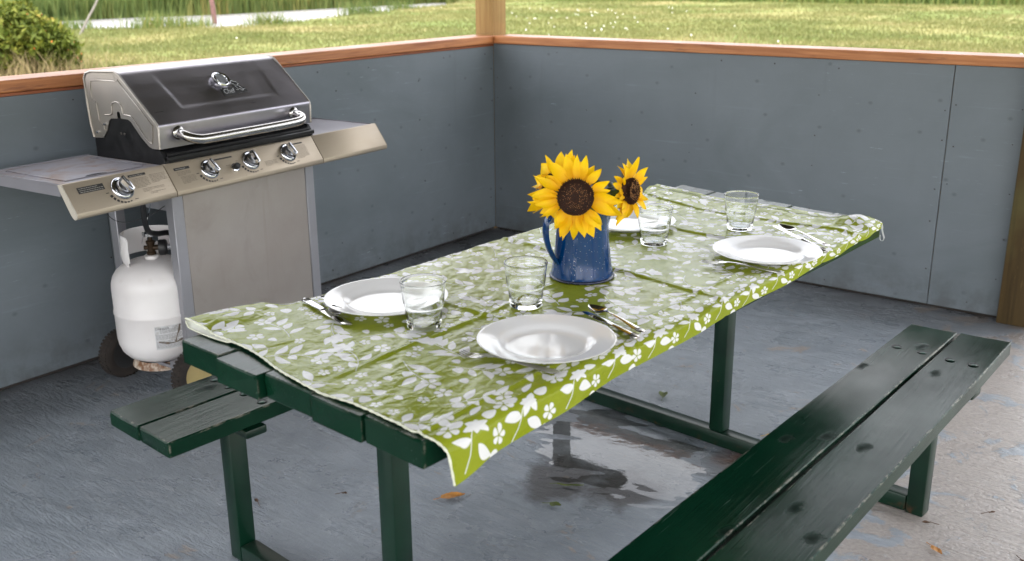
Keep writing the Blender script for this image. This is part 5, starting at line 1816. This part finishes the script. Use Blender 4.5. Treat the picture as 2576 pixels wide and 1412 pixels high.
    bm = bmesh.new(); box(bm, (-0.690, 0.3765, 0.8338), (-0.43, 0.3835, 0.8345)); P('cover_gap_shade', bm, M_OPENING_SHADE, sL)
    for x in (-0.386, -0.372):
        bm = bmesh.new(); box(bm, (x, 0.075, 0.8338), (x+0.006, 0.36, 0.8360), 0.0006); P('shelf_rail', bm, M_SHELF, sL)
    bm = bmesh.new()
    for y in (0.12, 0.20): box(bm, (-0.3795, y, 0.8338), (-0.3725, y+0.05, 0.8342))
    P('shelf_slot_shade', bm, M_OPENING_SHADE, sL)['kind'] = 'stuff'
    bm = bmesh.new(); vs_ = [bm.verts.new((-0.575+0.040*cos(pi*k/14), 0.0555+0.020*sin(pi*k/14), 0.8376)) for k in range(15)]; bm.faces.new(vs_); P('finger_notch_shade', bm, M_OPENING_SHADE, sL, 0)
    # ---------- cart --------------------------------------------------
    CX0, CX1 = -0.322, 0.378
    bm = bmesh.new(); box(bm, (CX0+0.048, 0.0225, 0.105), (CX1-0.047, 0.040, 0.735), 0.002); P('cabinet_door', bm, M_CAB, root)
    def post(x0, x1, y0, y1, z0, z1):
        bm = bmesh.new(); box(bm, (x0, y0, z0), (x1, y1, z1), 0.002); return P('cart_post', bm, M_FRAMEG, root)
    post(CX0, CX0+0.0465, 0.020, 0.058, 0.085, 0.745)
    post(CX1-0.0455, CX1, 0.020, 0.058, 0.030, 0.745)
    post(CX0+0.012, CX0+0.052, 0.365, 0.405, 0.085, 0.83)
    post(CX1-0.040, CX1, 0.365, 0.405, 0.030, 0.83)
    bm = bmesh.new(); box(bm, (CX1-0.0025, 0.0585, 0.10), (CX1, 0.3645, 0.80), 0.0008); P('cabinet_side', bm, M_FRAMEG, root)
    bm = bmesh.new(); box(bm, (CX0+0.006, 0.0585, 0.662), (CX0+0.012, 0.3645, 0.735), 0.001); P('side_rail', bm, M_FRAMEG, root)
    bm = bmesh.new(); box(bm, (CX0+0.010, 0.0585, 0.095), (CX0+0.016, 0.3645, 0.125), 0.001); P('side_rail', bm, M_FRAMEG, root)
    bm = bmesh.new(); box(bm, (CX0+0.12, 0.0415, 0.090), (CX1-0.003, 0.40, 0.104), 0.001); P('bottom_shelf', bm, M_FRAMEG, root)
    # wheels: axle runs front to back at the tank end
    for (y, big) in ((0.335, 1), (-0.070, 0)):
        W = Matrix.Translation((-0.372, y, 0.0935)) @ Matrix.Rotation(pi/2, 4, 'X')     # local z -> towards the viewer (-y)
        bm = bmesh.new()
        prof_t = [(0.058, -0.020), (0.078, -0.023), (0.0885, -0.019), (0.0925, -0.010), (0.0932, 0.0), (0.0925, 0.010), (0.0885, 0.019), (0.078, 0.023), (0.058, 0.020)]
        lathe(bm, prof_t, 48); 
        for i in range(40):
            a = 2*pi*i/40
            for zz, off in ((-0.011, 0), (0.011, 0.5)):
                aa = a+off*2*pi/40
                M2 = W @ Matrix.Rotation(aa, 4, 'Z') @ Matrix.Translation((0.0925, 0, zz))
                vs_ = box(bm, (-0.002, -0.0042, -0.0085), (0.0016, 0.0042, 0.0085))
                for v in vs_: v.co = W.inverted() @ (M2 @ v.co)
        xform(bm.verts, W); tyre = P('tyre', bm, M_RUBBER, root, 30)
        bm = bmesh.new(); lathe(bm, [(0.0, 0.0215), (0.020, 0.0212), (0.052, 0.0175), (0.0585, 0.0185), (0.0585, -0.0185), (0.0, -0.0185)], 36); xform(bm.verts, W); P('wheel_hub', bm, M_HUBTAN if y < 0 else M_BLACKPL, root, 40)
    bm = bmesh.new(); tube(bm, [(-0.372, 0.315, 0.0935), (-0.372, -0.05, 0.0935)], 0.006, 8); P('axle', bm, M_FRAMEG, root, 50)
    bm = bmesh.new(); box(bm, (-0.385, 0.02, 0.082), (-0.30, 0.05, 0.120), 0.001); box(bm, (-0.385, 0.37-0.005, 0.082), (-0.30, 0.40, 0.120), 0.001); P('axle_bracket', bm, M_FRAMEG, root)
    # ---------- gas plumbing ------------------------------------------
    bm = bmesh.new()
    tube(bm, smooth_path([(-0.405, 0.060, 0.760), (-0.400, 0.075, 0.700), (-0.390, 0.090, 0.640), (-0.372, 0.100, 0.596), (-0.335, 0.105, 0.578), (-0.290, 0.108, 0.572), (-0.245, 0.110, 0.555), (-0.215, 0.115, 0.520), (-0.212, 0.13, 0.478), (-0.225, 0.155, 0.462)], 6), 0.0098, 10)
    P('gas_hose', bm, M_HOSE, root, 60)
    bm = bmesh.new(); tube(bm, smooth_path([(-0.365, 0.060, 0.745), (-0.362, 0.10, 0.66), (-0.345, 0.16, 0.585), (-0.335, 0.196, 0.53)], 5), 0.0016, 5); P('match_chain', bm, M_CHROME, root, 60)
    bm = bmesh.new(); tube(bm, smooth_path([(-0.30, 0.062, 0.690), (-0.36, 0.09, 0.655), (-0.44, 0.12, 0.640), (-0.49, 0.14, 0.668), (-0.51, 0.15, 0.740)], 5), 0.0013, 5); P('igniter_wire', bm, M_BLACKPL, root, 60)
M_INKW_BADGE = plain('badge_silver', (0.55, 0.56, 0.58), 0.35, metal=0.3)
build_grill()

# ================================================================== PROPANE TANK
def m_tank():
    t = NT('worn_white_tank_paint')
    v = t.coord('Object')
    n = t.noise(v, 4, 5)
    col = t.mix(t.rng(n, 0.3, 0.7), srgb(228, 223, 222), srgb(238, 235, 234))
    ru = t.rng(t.noise(v, 16, 6, 0.7), 0.655, 0.70, 0, 0.85)
    z = t.sep(v)[2]
    low = t.math('ADD', t.rng(z, 0.03, 0.0, 0.0, 0.0), t.math('ADD', t.rng(t.math('ABSOLUTE', t.math('SUBTRACT', z, 0.213)), 0.0, 0.02, 1.0, 0.12), 0.0))
    col = t.mix(t.math('MULTIPLY', ru, low), col, srgb(122, 84, 52))
    st = t.math('MULTIPLY', t.rng(t.voronoi(v, 13), 0.12, 0.2, 0.5, 0), t.rng(z, 0.33, 0.39, 0, 1))
    col = t.mix(st, col, srgb(190, 176, 166))
    t.set(color=col, rough=0.32, spec=0.5, normal=t.bump(n, 0.05, 0.01))
    return t.m
M_TANK = m_tank()
def m_ring():
    t = NT('rusty_white_ring')
    v = t.coord('Object')
    n = t.noise(v, 22, 6, 0.7)
    col = t.mix(t.rng(n, 0.40, 0.56), srgb(212, 200, 184), srgb(122, 84, 54))
    t.set(color=col, rough=0.55, normal=t.bump(n, 0.2, 0.003))
    return t.m
M_RING = m_ring()
M_BRASS = plain('dull_brass', srgb(58, 44, 30), 0.5, metal=0.5, var=0.3, scale=80)
M_GREYPL = plain('grey_regulator', srgb(150, 152, 158), 0.4, metal=0.3)
def build_tank():
    cx, cy, cz = 0.362, -2.503, 0.066
    root = thing('propane_tank', 'white propane tank with a rusty foot ring hanging in the end of the grill cart', 'gas tank', (cx, cy, cz))
    R_ = 0.1530
    prof = [(0.0, 0.022), (0.06, 0.023), (0.095, 0.030), (0.122, 0.044), (0.141, 0.066), (0.150, 0.092), (R_, 0.115), (R_, 0.205), (R_+0.0022, 0.2085), (R_+0.0024, 0.213), (R_+0.0022, 0.2175), (R_, 0.221), (R_, 0.300), (0.1515, 0.320), (0.1450, 0.343), (0.1310, 0.364), (0.110, 0.381), (0.080, 0.394), (0.045, 0.401), (0.028, 0.402)]
    bm = bmesh.new(); lathe(bm, prof, 72); lathe(bm, [(0.0265, 0.398), (0.0265, 0.413), (0.022, 0.4145), (0.0, 0.4145)], 24)
    obj('body', bm, M_TANK, root, smooth=40)
    bm = bmesh.new(); lathe(bm, [(0.098, 0.0275), (0.106, 0.004), (0.108, 0.0), (0.1115, 0.0), (0.1105, 0.004), (0.1015, 0.0285)], 48, closed=True); obj('foot_ring', bm, M_RING, root, smooth=30)
    # collar: sheet ring open towards the viewer's right, with hand holes, lower feet
    bm = bmesh.new()
    rc = 0.101
    view = atan2(-4.528+2.503, 3.539-0.362)          # bearing to the viewer
    # angles relative to view; opening centred a little right of the viewer
    a0, a1 = view+radians(40), view+radians(312)
    # grid of cells, cells inside a hole are left out
    na, nz = 110, 26
    z0, z1 = 0.388, 0.500
    def inhole(a, z):
        d = (a-a0)
        for c in (0.62, 2.35, 4.05):
            if abs(d-c) < 0.20:
                e = abs(d-c)/0.20; w = abs(z-0.455)/0.020
                if e**4+w**4 < 1: return True
        return False
    def ztop(a):
        d = (a-a0)/(a1-a0)
        if d < 0.025: return z1-0.014*(1-d/0.025)
        if d > 0.975: return z1-0.014*(d-0.975)/0.025
        if 0.12 < d < 0.17: return z1-0.012
        return z1
    def zbot(a):
        d = (a-a0)
        feet = min(abs(d-c) for c in (0.36, 2.35, 4.40))
        return 0.384 if feet < 0.16 else 0.384+min(1, (feet-0.16)/0.10)*0.022
    grid = {}
    for i in range(na+1):
        a = a0+(a1-a0)*i/na
        for j in range(nz+1):
            z = zbot(a)+(ztop(a)-zbot(a))*j/nz
            rr = rc+0.004*sin(pi*(z-z0)/(z1-z0))-0.010*max(0, (0.40-z)/0.02)
            grid[i, j] = (rr, a, z)
    vo, vi = {}, {}
    def V(d, k, off):
        if k not in d:
            rr, a, z = grid[k]; d[k] = bm.verts.new(((rr+off)*cos(a), (rr+off)*sin(a), z))
        return d[k]
    cells = {}
    for i in range(na):
        for j in range(nz):
            a = a0+(a1-a0)*(i+.5)/na; z = (grid[i, j][2]+grid[i, j+1][2])/2
            cells[i, j] = not inhole(a, z)
    for (i, j), on in cells.items():
        if not on: continue
        q = [(i, j), (i+1, j), (i+1, j+1), (i, j+1)]
        bm.faces.new([V(vo, k, 0.0) for k in q]); bm.faces.new([V(vi, k, -0.0026) for k in q][::-1])
        for (n, e) in (((i-1, j), (0, 3)), ((i+1, j), (1, 2)), ((i, j-1), (0, 1)), ((i, j+1), (3, 2))):
            if not cells.get(n, False):
                A, B = q[e[0]], q[e[1]]
                bm.faces.new((V(vo, A, 0), V(vo, B, 0), V(vi, B, -0.0026), V(vi, A, -0.0026)))
    obj('collar', bm, M_TANK, root, smooth=40)
    # valve with handwheel, regulator coupling
    vx, vy = 0.0, 0.0
    bm = bmesh.new(); lathe(bm, [(0.0165, 0.414), (0.0165, 0.424), (0.013, 0.428), (0.013, 0.452), (0.0155, 0.455), (0.0155, 0.466), (0.008, 0.470), (0.008, 0.487), (0.0, 0.487)], 20)
    side = view+radians(80)
    tube(bm, [(0, 0, 0.440), (0.034*cos(side), 0.034*sin(side), 0.440)], 0.0105, 12)
    side2 = side+pi
    tube(bm, [(0, 0, 0.441), (0.024*cos(side2), 0.024*sin(side2), 0.441)], 0.008, 10)
    obj('valve', bm, M_BRASS, root, smooth=40)
    bm = bmesh.new()
    n = 40
    rim_t, rim_b = [], []
    for k in range(n):
        a = 2*pi*k/n; rr = 0.0245+0.0022*cos(5*a)
        rim_t.append(bm.verts.new((rr*cos(a), rr*sin(a), 0.497))); rim_b.append(bm.verts.new((rr*cos(a), rr*sin(a), 0.486)))
    for k in range(n): bm.faces.new((rim_b[k], rim_b[(k+1) % n], rim_t[(k+1) % n], rim_t[k]))
    bm.faces.new(rim_t); bm.faces.new(rim_b[::-1])
    obj('handwheel', bm, M_KNOBGREY, root, smooth=30)
    D = Vector((cos(side), sin(side), 0))
    Mx = Matrix.Translation((0, 0, 0.440)) @ Matrix.Rotation(side, 4, 'Z') @ Matrix.Rotation(pi/2, 4, 'Y')
    bm = bmesh.new()
    lathe(bm, [(0.0, 0.028), (0.026, 0.028), (0.0285, 0.031), (0.0285, 0.050), (0.026, 0.055), (0.016, 0.058), (0.0, 0.058)], 28); xform(bm.verts, Mx); obj('coupling_nut', bm, M_BLACKPL, root, smooth=40)
    bm = bmesh.new()
    lathe(bm, [(0.011, 0.058), (0.011, 0.086), (0.0, 0.086)], 16); xform(bm.verts, Mx)
    c = Vector((0, 0, 0.440))+D*0.100
    lathe(bm, [(0.0, c.z-0.026), (0.022, c.z-0.024), (0.027, c.z-0.012), (0.027, c.z+0.004), (0.020, c.z+0.012), (0.0, c.z+0.014)], 24, (c.x, c.y)); obj('regulator', bm, M_GREYPL, root, smooth=40)
    # warning label wrapped on the body
    la = view-radians(8)
    def wrap(x, z, off): a = la+x/R_; return ((R_+off)*cos(a), (R_+off)*sin(a), z)
    bm = bmesh.new()
    Lw, z0, z1 = 0.120, 0.098, 0.186
    k = 16
    A = [bm.verts.new(wrap(Lw*i/k, z0, 0.0006)) for i in range(k+1)]; B = [bm.verts.new(wrap(Lw*i/k, z1, 0.0006)) for i in range(k+1)]
    for i in range(k): bm.faces.new((A[i], A[i+1], B[i+1], B[i]))
    def m_label():
        t = NT('scuffed_label'); v = t.coord('Object'); n = t.noise(t.mapping(v, (1, 1, 2)), 20, 5, 0.7)
        t.set(color=t.mix(t.rng(n, 0.5, 0.62, 0, 0.6), srgb(206, 206, 208), srgb(152, 144, 134)), rough=0.5); return t.m
    lb = obj('warning_label', bm, m_label(), root, smooth=40)
    bm = text_mesh('DANGER', 0.0120, 0.0, 2)
    for v in bm.verts:
        x, y = v.co.x*0.98+0.003, v.co.y
        v.co = Vector(wrap(x, z1-0.0125+y*0.9, 0.0011))
    obj('label_heading', bm, M_INK, lb)
    bm = bmesh.new()
    r = random.Random(8)
    row = 0
    z = z1-0.0060
    while z > z0+0.004:
        x = 0.062 if z > z1-0.012 else 0.003
        if z1-0.012 > z > z1-0.030: x = 0.018
        while x < Lw-0.004:
            l = min(r.uniform(0.004, 0.012), Lw-0.003-x)
            q = [bm.verts.new(wrap(a, b, 0.0011)) for a, b in ((x, z), (x+l, z), (x+l, z+0.0016), (x, z+0.0016))]
            bm.faces.new(q); x += l+0.002
        z -= 0.0040
        row += 1
        if row in (6, 11): z -= 0.004
    obj('label_text', bm, plain('grey_label_print', (0.20, 0.20, 0.21), 0.6), lb)['kind'] = 'stuff'
    # torn scuff across the label
    bm = bmesh.new()
    for path in ([(0.010, 0.128), (0.040, 0.120), (0.066, 0.118), (0.088, 0.124), (0.118, 0.130)], [(0.090, 0.184), (0.084, 0.160), (0.074, 0.138), (0.068, 0.120)]):
        L_, R2 = [], []
        for i, (x, zz) in enumerate(path):
            w = 0.0028+0.002*sin(i*2.3)
            dx = 1 if path[0][1] < 0.15 else 0
            L_.append(bm.verts.new(wrap(x-(0 if dx else w), zz-(w if dx else 0), 0.0015))); R2.append(bm.verts.new(wrap(x+(0 if dx else w), zz+(w if dx else 0), 0.0015)))
        for i in range(len(path)-1): bm.faces.new((L_[i], L_[i+1], R2[i+1], R2[i]))
    obj('label_tear', bm, plain('torn_brown', srgb(112, 100, 88), 0.7, var=0.3, scale=80), lb)
build_tank()
# ================================================================== SUNFLOWERS
def m_petal():
    t = NT('sunflower_petal')
    v = t.coord('Object')
    x = t.sep(v)[0]
    g = t.noise(t.mapping(v, (20, 260, 20)), 1.2, 3)
    isl = t.new('ShaderNodeObjectInfo').outputs['Random']
    col = t.mix(t.rng(x, 0.0, 0.035), (0.85, 0.38, 0.003, 1), (0.96, 0.66, 0.006, 1))
    col = t.mix(t.math('MULTIPLY', isl, 0.45), col, (0.95, 0.56, 0.003, 1))
    col = t.mix(t.rng(g, 0.45, 0.7, 0, 0.25), col, (0.88, 0.48, 0.003, 1))
    t.set(color=col, rough=0.55, spec=0.3)
    tr = t.new('ShaderNodeBsdfTranslucent'); t.l.new(col, tr.inputs[0])
    mx = t.new('ShaderNodeMixShader'); mx.inputs[0].default_value = 0.28
    t.l.new(t.b.outputs[0], mx.inputs[1]); t.l.new(tr.outputs[0], mx.inputs[2]); t.l.new(mx.outputs[0], t.out.inputs[0])
    return t.m
M_PETAL = m_petal()
M_FLORET = plain('brown_floret', (0.038, 0.012, 0.005), 0.8, var=0.6, scale=160)
M_POLLEN = plain('orange_pollen', (0.50, 0.24, 0.09), 0.7, var=0.4, scale=200)
M_STEM = plain('sunflower_stem', (0.07, 0.11, 0.025), 0.6, var=0.3)
M_LEAF = plain('sunflower_leaf', (0.045, 0.085, 0.028), 0.55, var=0.35, scale=25, bump=0.2)
M_SEPAL = plain('sunflower_sepal', (0.07, 0.12, 0.03), 0.6, var=0.3)

def petal_mesh(L, w, curl, twist, seed, notch=0.0):
    """petal along +x from the origin, curling towards -z (behind) or +z"""
    r = random.Random(seed)
    bm = bmesh.new()
    N, K = 12, 6
    rows = []
    ph = r.uniform(0, 6)
    for i in range(N+1):
        t = i/N
        half = w*(0.30+0.70*min(1, t/0.35))*(1-max(0, (t-0.42)/0.58)**1.9)
        half = max(half, 0.0006)
        a = curl*t*t
        x = L*(t-0.12*abs(curl)*t*t*t); z = L*sin(a)*t*0.55
        row = []
        for k in range(K+1):
            c = -1+2*k/K
            tw = twist*t*t
            yy = half*c; zz = 0.16*half*(c*c)*1.6 + 0.0016*sin(6*t+ph+c)-0.0012*cos(c*9)*0.35
            row.append(bm.verts.new((x+notch*L*0.05*abs(c)*(t > 0.9), yy*cos(tw)-zz*sin(tw), z+yy*sin(tw)+zz*cos(tw))))
        rows.append(row)
    for A, B in zip(rows[:-1], rows[1:]):
        for k in range(K): bm.faces.new((A[k], A[k+1], B[k+1], B[k]))
    me = bpy.data.meshes.new('petal')
    for f in bm.faces: f.smooth = True
    bm.to_mesh(me); bm.free()
    me.materials.append(M_PETAL)
    return me

def sunflower(label, center, normal, rd, L, w, n, seed, stem_to, rowsn=2, leaf=None, droop=0.0, reach=None):
    r = random.Random(seed)
    nz = Vector(normal).normalized()
    q = nz.to_track_quat('Z', 'Y')
    root = thing('sunflower', label, 'flower', center, 0, 'sunflowers in the blue jug')
    root.rotation_mode = 'XYZ'
    root.rotation_euler = q.to_euler()
    # domed disc
    bm = bmesh.new()
    prof = [(rd*1.02, -0.006), (rd*1.03, 0.001), (rd*0.96, 0.0065), (rd*0.8, 0.0095), (rd*0.55, 0.0090), (rd*0.3, 0.0070), (0.0, 0.0058)]
    lathe(bm, prof, 40)
    disc = obj('disc', bm, M_FLORET, root, smooth=60)
    # florets in a sunflower spiral: dark spikes at the rim, orange-tipped ring inside
    bmd, bmp = bmesh.new(), bmesh.new()
    tot = 420
    for i in range(tot):
        rr = rd*1.02*sqrt((i+.5)/tot); a = i*2.399963
        z = 0.0058+0.0040*sin(min(1, rr/(rd*0.8))*pi/2)-0.004*max(0, (rr/rd-0.8)/0.2)
        f = rr/rd
        h = 0.0052 if f > 0.60 else 0.0032
        s = 0.0015 if f > 0.6 else 0.0011
        p = Vector((rr*cos(a), rr*sin(a), z))
        d = Vector((cos(a)*0.5*f, sin(a)*0.5*f, 1)).normalized()
        h *= r.uniform(0.7, 1.2)
        M = Matrix.Translation(p+d*h*.5) @ d.to_track_quat('Z', 'Y').to_matrix().to_4x4()
        bmesh.ops.create_cone(bmd, cap_ends=False, segments=4, radius1=s, radius2=s*.35, depth=h, matrix=M)
        if 0.20 < f < 0.66 and r.random() < 0.62 or (f >= 0.66 and r.random() < 0.06):
            bmesh.ops.create_icosphere(bmp, subdivisions=1, radius=r.uniform(0.0006, 0.0010), matrix=Matrix.Translation(p+d*(h+0.0004)))
    obj('floret', bmd, M_FLORET, disc, kind='stuff')
    obj('pollen', bmp, M_POLLEN, disc, kind='stuff')
    variants = [petal_mesh(L*k, w*j, c, t, seed+i) for i, (k, j, c, t) in enumerate(
        ((1.0, 1.0, 0.10, 0.1), (0.92, 1.05, -0.35, -0.3), (1.06, 0.88, 0.30, 0.35), (0.96, 0.95, -0.10, 0.6), (1.02, 0.82, 0.55, -0.5), (0.85, 0.72, -0.7, 0.2), (0.98, 1.08, 0.22, -0.15)))]
    for row in range(rowsn):
        for k in range(n):
            a = 2*pi*(k+0.5*row)/n+r.uniform(-.16, .16)
            me = variants[r.randrange(len(variants))]
            o = bpy.data.objects.new('petal', me); COL.objects.link(o)
            o.parent = root
            tilt = radians(r.uniform(-4, 20) if row == 0 else r.uniform(-22, 6))-droop*max(0, -sin(a))
            o.location = (rd*0.88*cos(a), rd*0.88*sin(a), -0.001-0.0035*row+r.uniform(-.001, .001))
            s = r.uniform(0.74, 1.12)*(1.0 if row == 0 else 1.08)
            if reach: s *= reach(math.degrees(a) % 360)
            o.scale = (s, s*r.uniform(0.75, 1.1), s)
            Rm = Matrix.Rotation(a, 4, 'Z') @ Matrix.Rotation(-tilt, 4, 'Y') @ Matrix.Rotation(r.uniform(-.6, .6), 4, 'X')
            o.rotation_euler = Rm.to_euler()
    # green bracts behind
    for k in range(12):
        a = 2*pi*k/12+r.uniform(-.1, .1)
        bm = bmesh.new()
        rows = []
        for i in range(6):
            t = i/5; h = 0.008*(1-t)**0.8+0.0004
            x = rd*0.7+t*rd*0.95; z = -0.010-0.008*sin(t*2)
            rows.append([bm.verts.new((x*cos(a)-c*h*sin(a), x*sin(a)+c*h*cos(a), z)) for c in (-1, 0, 1)])
        for A, B in zip(rows[:-1], rows[1:]):
            for j in range(2): bm.faces.new((A[j], A[j+1], B[j+1], B[j]))
        obj('bract', bm, M_SEPAL, root, smooth=60)
    bm = bmesh.new(); lathe(bm, [(0.0, -0.022), (rd*0.35, -0.018), (rd*0.85, -0.010), (rd*1.0, -0.004)], 20); obj('receptacle', bm, M_SEPAL, root, smooth=60)
    # stem in world terms
    c = Vector(center)
    bm = bmesh.new()
    e = Vector(stem_to)
    b = c-nz*0.018
    mid = b-nz*0.035+Vector((0, 0, -0.004))
    tube(bm, smooth_path([b, mid, mid.lerp(e, 0.45)+Vector((0, 0, 0.008)), e], 6), 0.0055, 8)
    bpy.context.view_layer.update()
    me = bpy.data.meshes.new('stem'); bmesh.ops.recalc_face_normals(bm, faces=bm.faces[:])
    for f in bm.faces: f.smooth = True
    bm.to_mesh(me); bm.free(); me.materials.append(M_STEM)
    s = bpy.data.objects.new('stem', me); COL.objects.link(s); s.parent = root; s.matrix_parent_inverse = root.matrix_world.inverted()
    if leaf:
        for (p0, d, L_, w_) in leaf:
            bm = bmesh.new()
            d = Vector(d).normalized(); side = d.cross(Vector((0.3, -0.4, 0.85))).normalized(); up = side.cross(d)
            rows = []
            for i in range(11):
                t = i/10
                h = w_*sin(pi*min(1, t*0.94+0.06)**0.75)**0.9
                p = Vector(p0)+d*L_*t+Vector((0, 0, -0.35*L_*t*t))
                rows.append([bm.verts.new(p+side*h*c2+up*(0.25*h*abs(c2)+0.002*sin(9*t+c2*3))) for c2 in (-1, -.5, 0, .5, 1)])
            for A, B in zip(rows[:-1], rows[1:]):
                for j in range(4): bm.faces.new((A[j], A[j+1], B[j+1], B[j]))
            me = bpy.data.meshes.new('leaf')
            for f in bm.faces: f.smooth = True
            bm.to_mesh(me); bm.free(); me.materials.append(M_LEAF)
            o = bpy.data.objects.new('leaf', me); COL.objects.link(o); o.parent = root; o.matrix_parent_inverse = root.matrix_world.inverted()
    return root

J = Vector((JUG[0], JUG[1], 0))
to_view = Vector((3.539-2.287, -4.528+2.594, 0)).normalized()
right = Vector((-to_view.y, to_view.x, 0))
sunflower('large open sunflower facing the viewer at the front of the blue jug', (2.340, -2.705, 0.9815), (to_view+Vector((0, 0, 0.46))-right*0.08), 0.0400, 0.062, 0.0142, 20, 301, (J.x, J.y, 0.90), 2, None, 0.10, lambda q: 0.80 if q < 62 else (1.10 if 100 < q < 215 else (1.04 if q > 320 else 0.95)))
sunflower('sunflower mostly hidden behind the large one, its upper petals showing', (2.256, -2.660, 0.992), (to_view*0.5+Vector((0, 0, 0.55))-right*0.62), 0.034, 0.058, 0.0145, 16, 317, (J.x-.01, J.y, 0.90), 2, None, 0.0)
sunflower('small sunflower turned to the right beside the jug spout', (2.395, -2.566, 0.978), (to_view*0.54+right*0.84+Vector((0, 0, 0.10))), 0.0290, 0.050, 0.0125, 15, 331, (J.x+.02, J.y+0.01, 0.90), 2,
          [((2.355, -2.585, 0.985), (0.0, 0.3, 0.02), 0.055, 0.016), ((2.335, -2.585, 0.962), (0.55, 0.5, 0.15), 0.06, 0.020), ((2.345, -2.60, 0.985), (-0.5, -0.1, 0.35), 0.05, 0.011), ((2.33, -2.60, 0.955), (0.4, 0.15, -0.1), 0.05, 0.020), ((2.338, -2.632, 0.972), (0.45, 0.5, 0.25), 0.052, 0.018), ((2.345, -2.622, 0.958), (0.5, 0.35, -0.05), 0.045, 0.018)], 0.0, lambda q: 0.74 if 120 < q < 235 else 1.05)

# ================================================================== LEAVES AND LITTER ON THE SLAB
def fallen_leaf(label, x, y, rz, L, w, mat, curl=0.35, cat='leaf'):
    bm = bmesh.new()
    rows = []
    N = 14
    for i in range(N+1):
        t = i/N
        h = w*sin(pi*min(1, t*0.95+0.05)**0.8)**0.85
        row = []
        for k in range(7):
            c = -1+2*k/6
            rag = 1+0.10*sin(i*2.1+k)*abs(c)
            row.append(bm.verts.new((L*t, h*c*rag, 0.0035+curl*h*abs(c)**1.5+0.18*L*(t-0.5)**2+0.0015*sin(7*t+3*c))))
        rows.append(row)
    for A, B in zip(rows[:-1], rows[1:]):
        for k in range(6): bm.faces.new((A[k], A[k+1], B[k+1], B[k]))
    tube(bm, [(0.002, 0, 0.0075), (-0.012, 0.002, 0.004), (-0.022, 0.003, 0.003)], 0.0010, 5)
    for f in bm.faces: f.smooth = True
    o = obj('fallen_leaf', bm, mat, smooth=80)
    o.location = (x, y, 0.0015); o.rotation_euler = (0, 0, rz)
    tag(o, label, cat, 'leaves fallen on the slab')
M_LEAFO = plain('orange_brown_leaf', srgb(176, 122, 58), 0.6, var=0.3, scale=60, bump=0.2)
M_LEAFG = plain('green_scrap', srgb(86, 98, 44), 0.6, var=0.3, scale=60)
M_LEAFY = plain('yellow_scrap', srgb(206, 160, 40), 0.6, var=0.2, scale=60)
M_LEAFB = plain('brown_scrap', srgb(88, 66, 50), 0.8, var=0.3, scale=60)
fallen_leaf('curled orange-brown leaf lying on the bare slab between the table and the near bench', 1.812, -2.592, 0.95, 0.072, 0.017, M_LEAFO)
fallen_leaf('yellow-green leaf at the near edge of the puddle', 2.083, -2.432, 0.4, 0.034, 0.013, M_LEAFG, 0.2)
fallen_leaf('green crumpled scrap of weed behind the far skid of the table', 1.985, -1.59, 2.0, 0.045, 0.016, M_LEAFG, 0.9)
fallen_leaf('small bright yellow leaf scrap at the foot of the far table skid', 2.405, -1.655, 0.9, 0.024, 0.008, M_LEAFY, 0.4)
fallen_leaf('pale brown leaf on the slab at the bottom right beyond the bench', 3.02, -2.02, -0.6, 0.040, 0.010, M_LEAFO, 0.3)
fallen_leaf('green strand of grass lying in the muddy puddle', 2.035, -2.325, 0.5, 0.080, 0.005, M_LEAFG, 0.1)
r_ = random.Random(12)
for (x, y, l) in ((1.40, -2.92, 'dark twig scrap on the slab left of the table'), (1.56, -2.74, 'brown speck of leaf left of the near table post'), (2.62, -1.42, 'dark crumb of leaf by the right wall'),
                  (2.985, -1.90, 'brown scrap behind the far right bench post'), (3.10, -1.75, 'dark curled scrap on the pale slab right of the bench'), (3.22, -1.95, 'brown crumb on the bright slab at the right edge')):
    fallen_leaf(l, x, y, r_.uniform(0, 6), r_.uniform(0.014, 0.030), r_.uniform(0.003, 0.006), M_LEAFB, 0.7, 'litter')
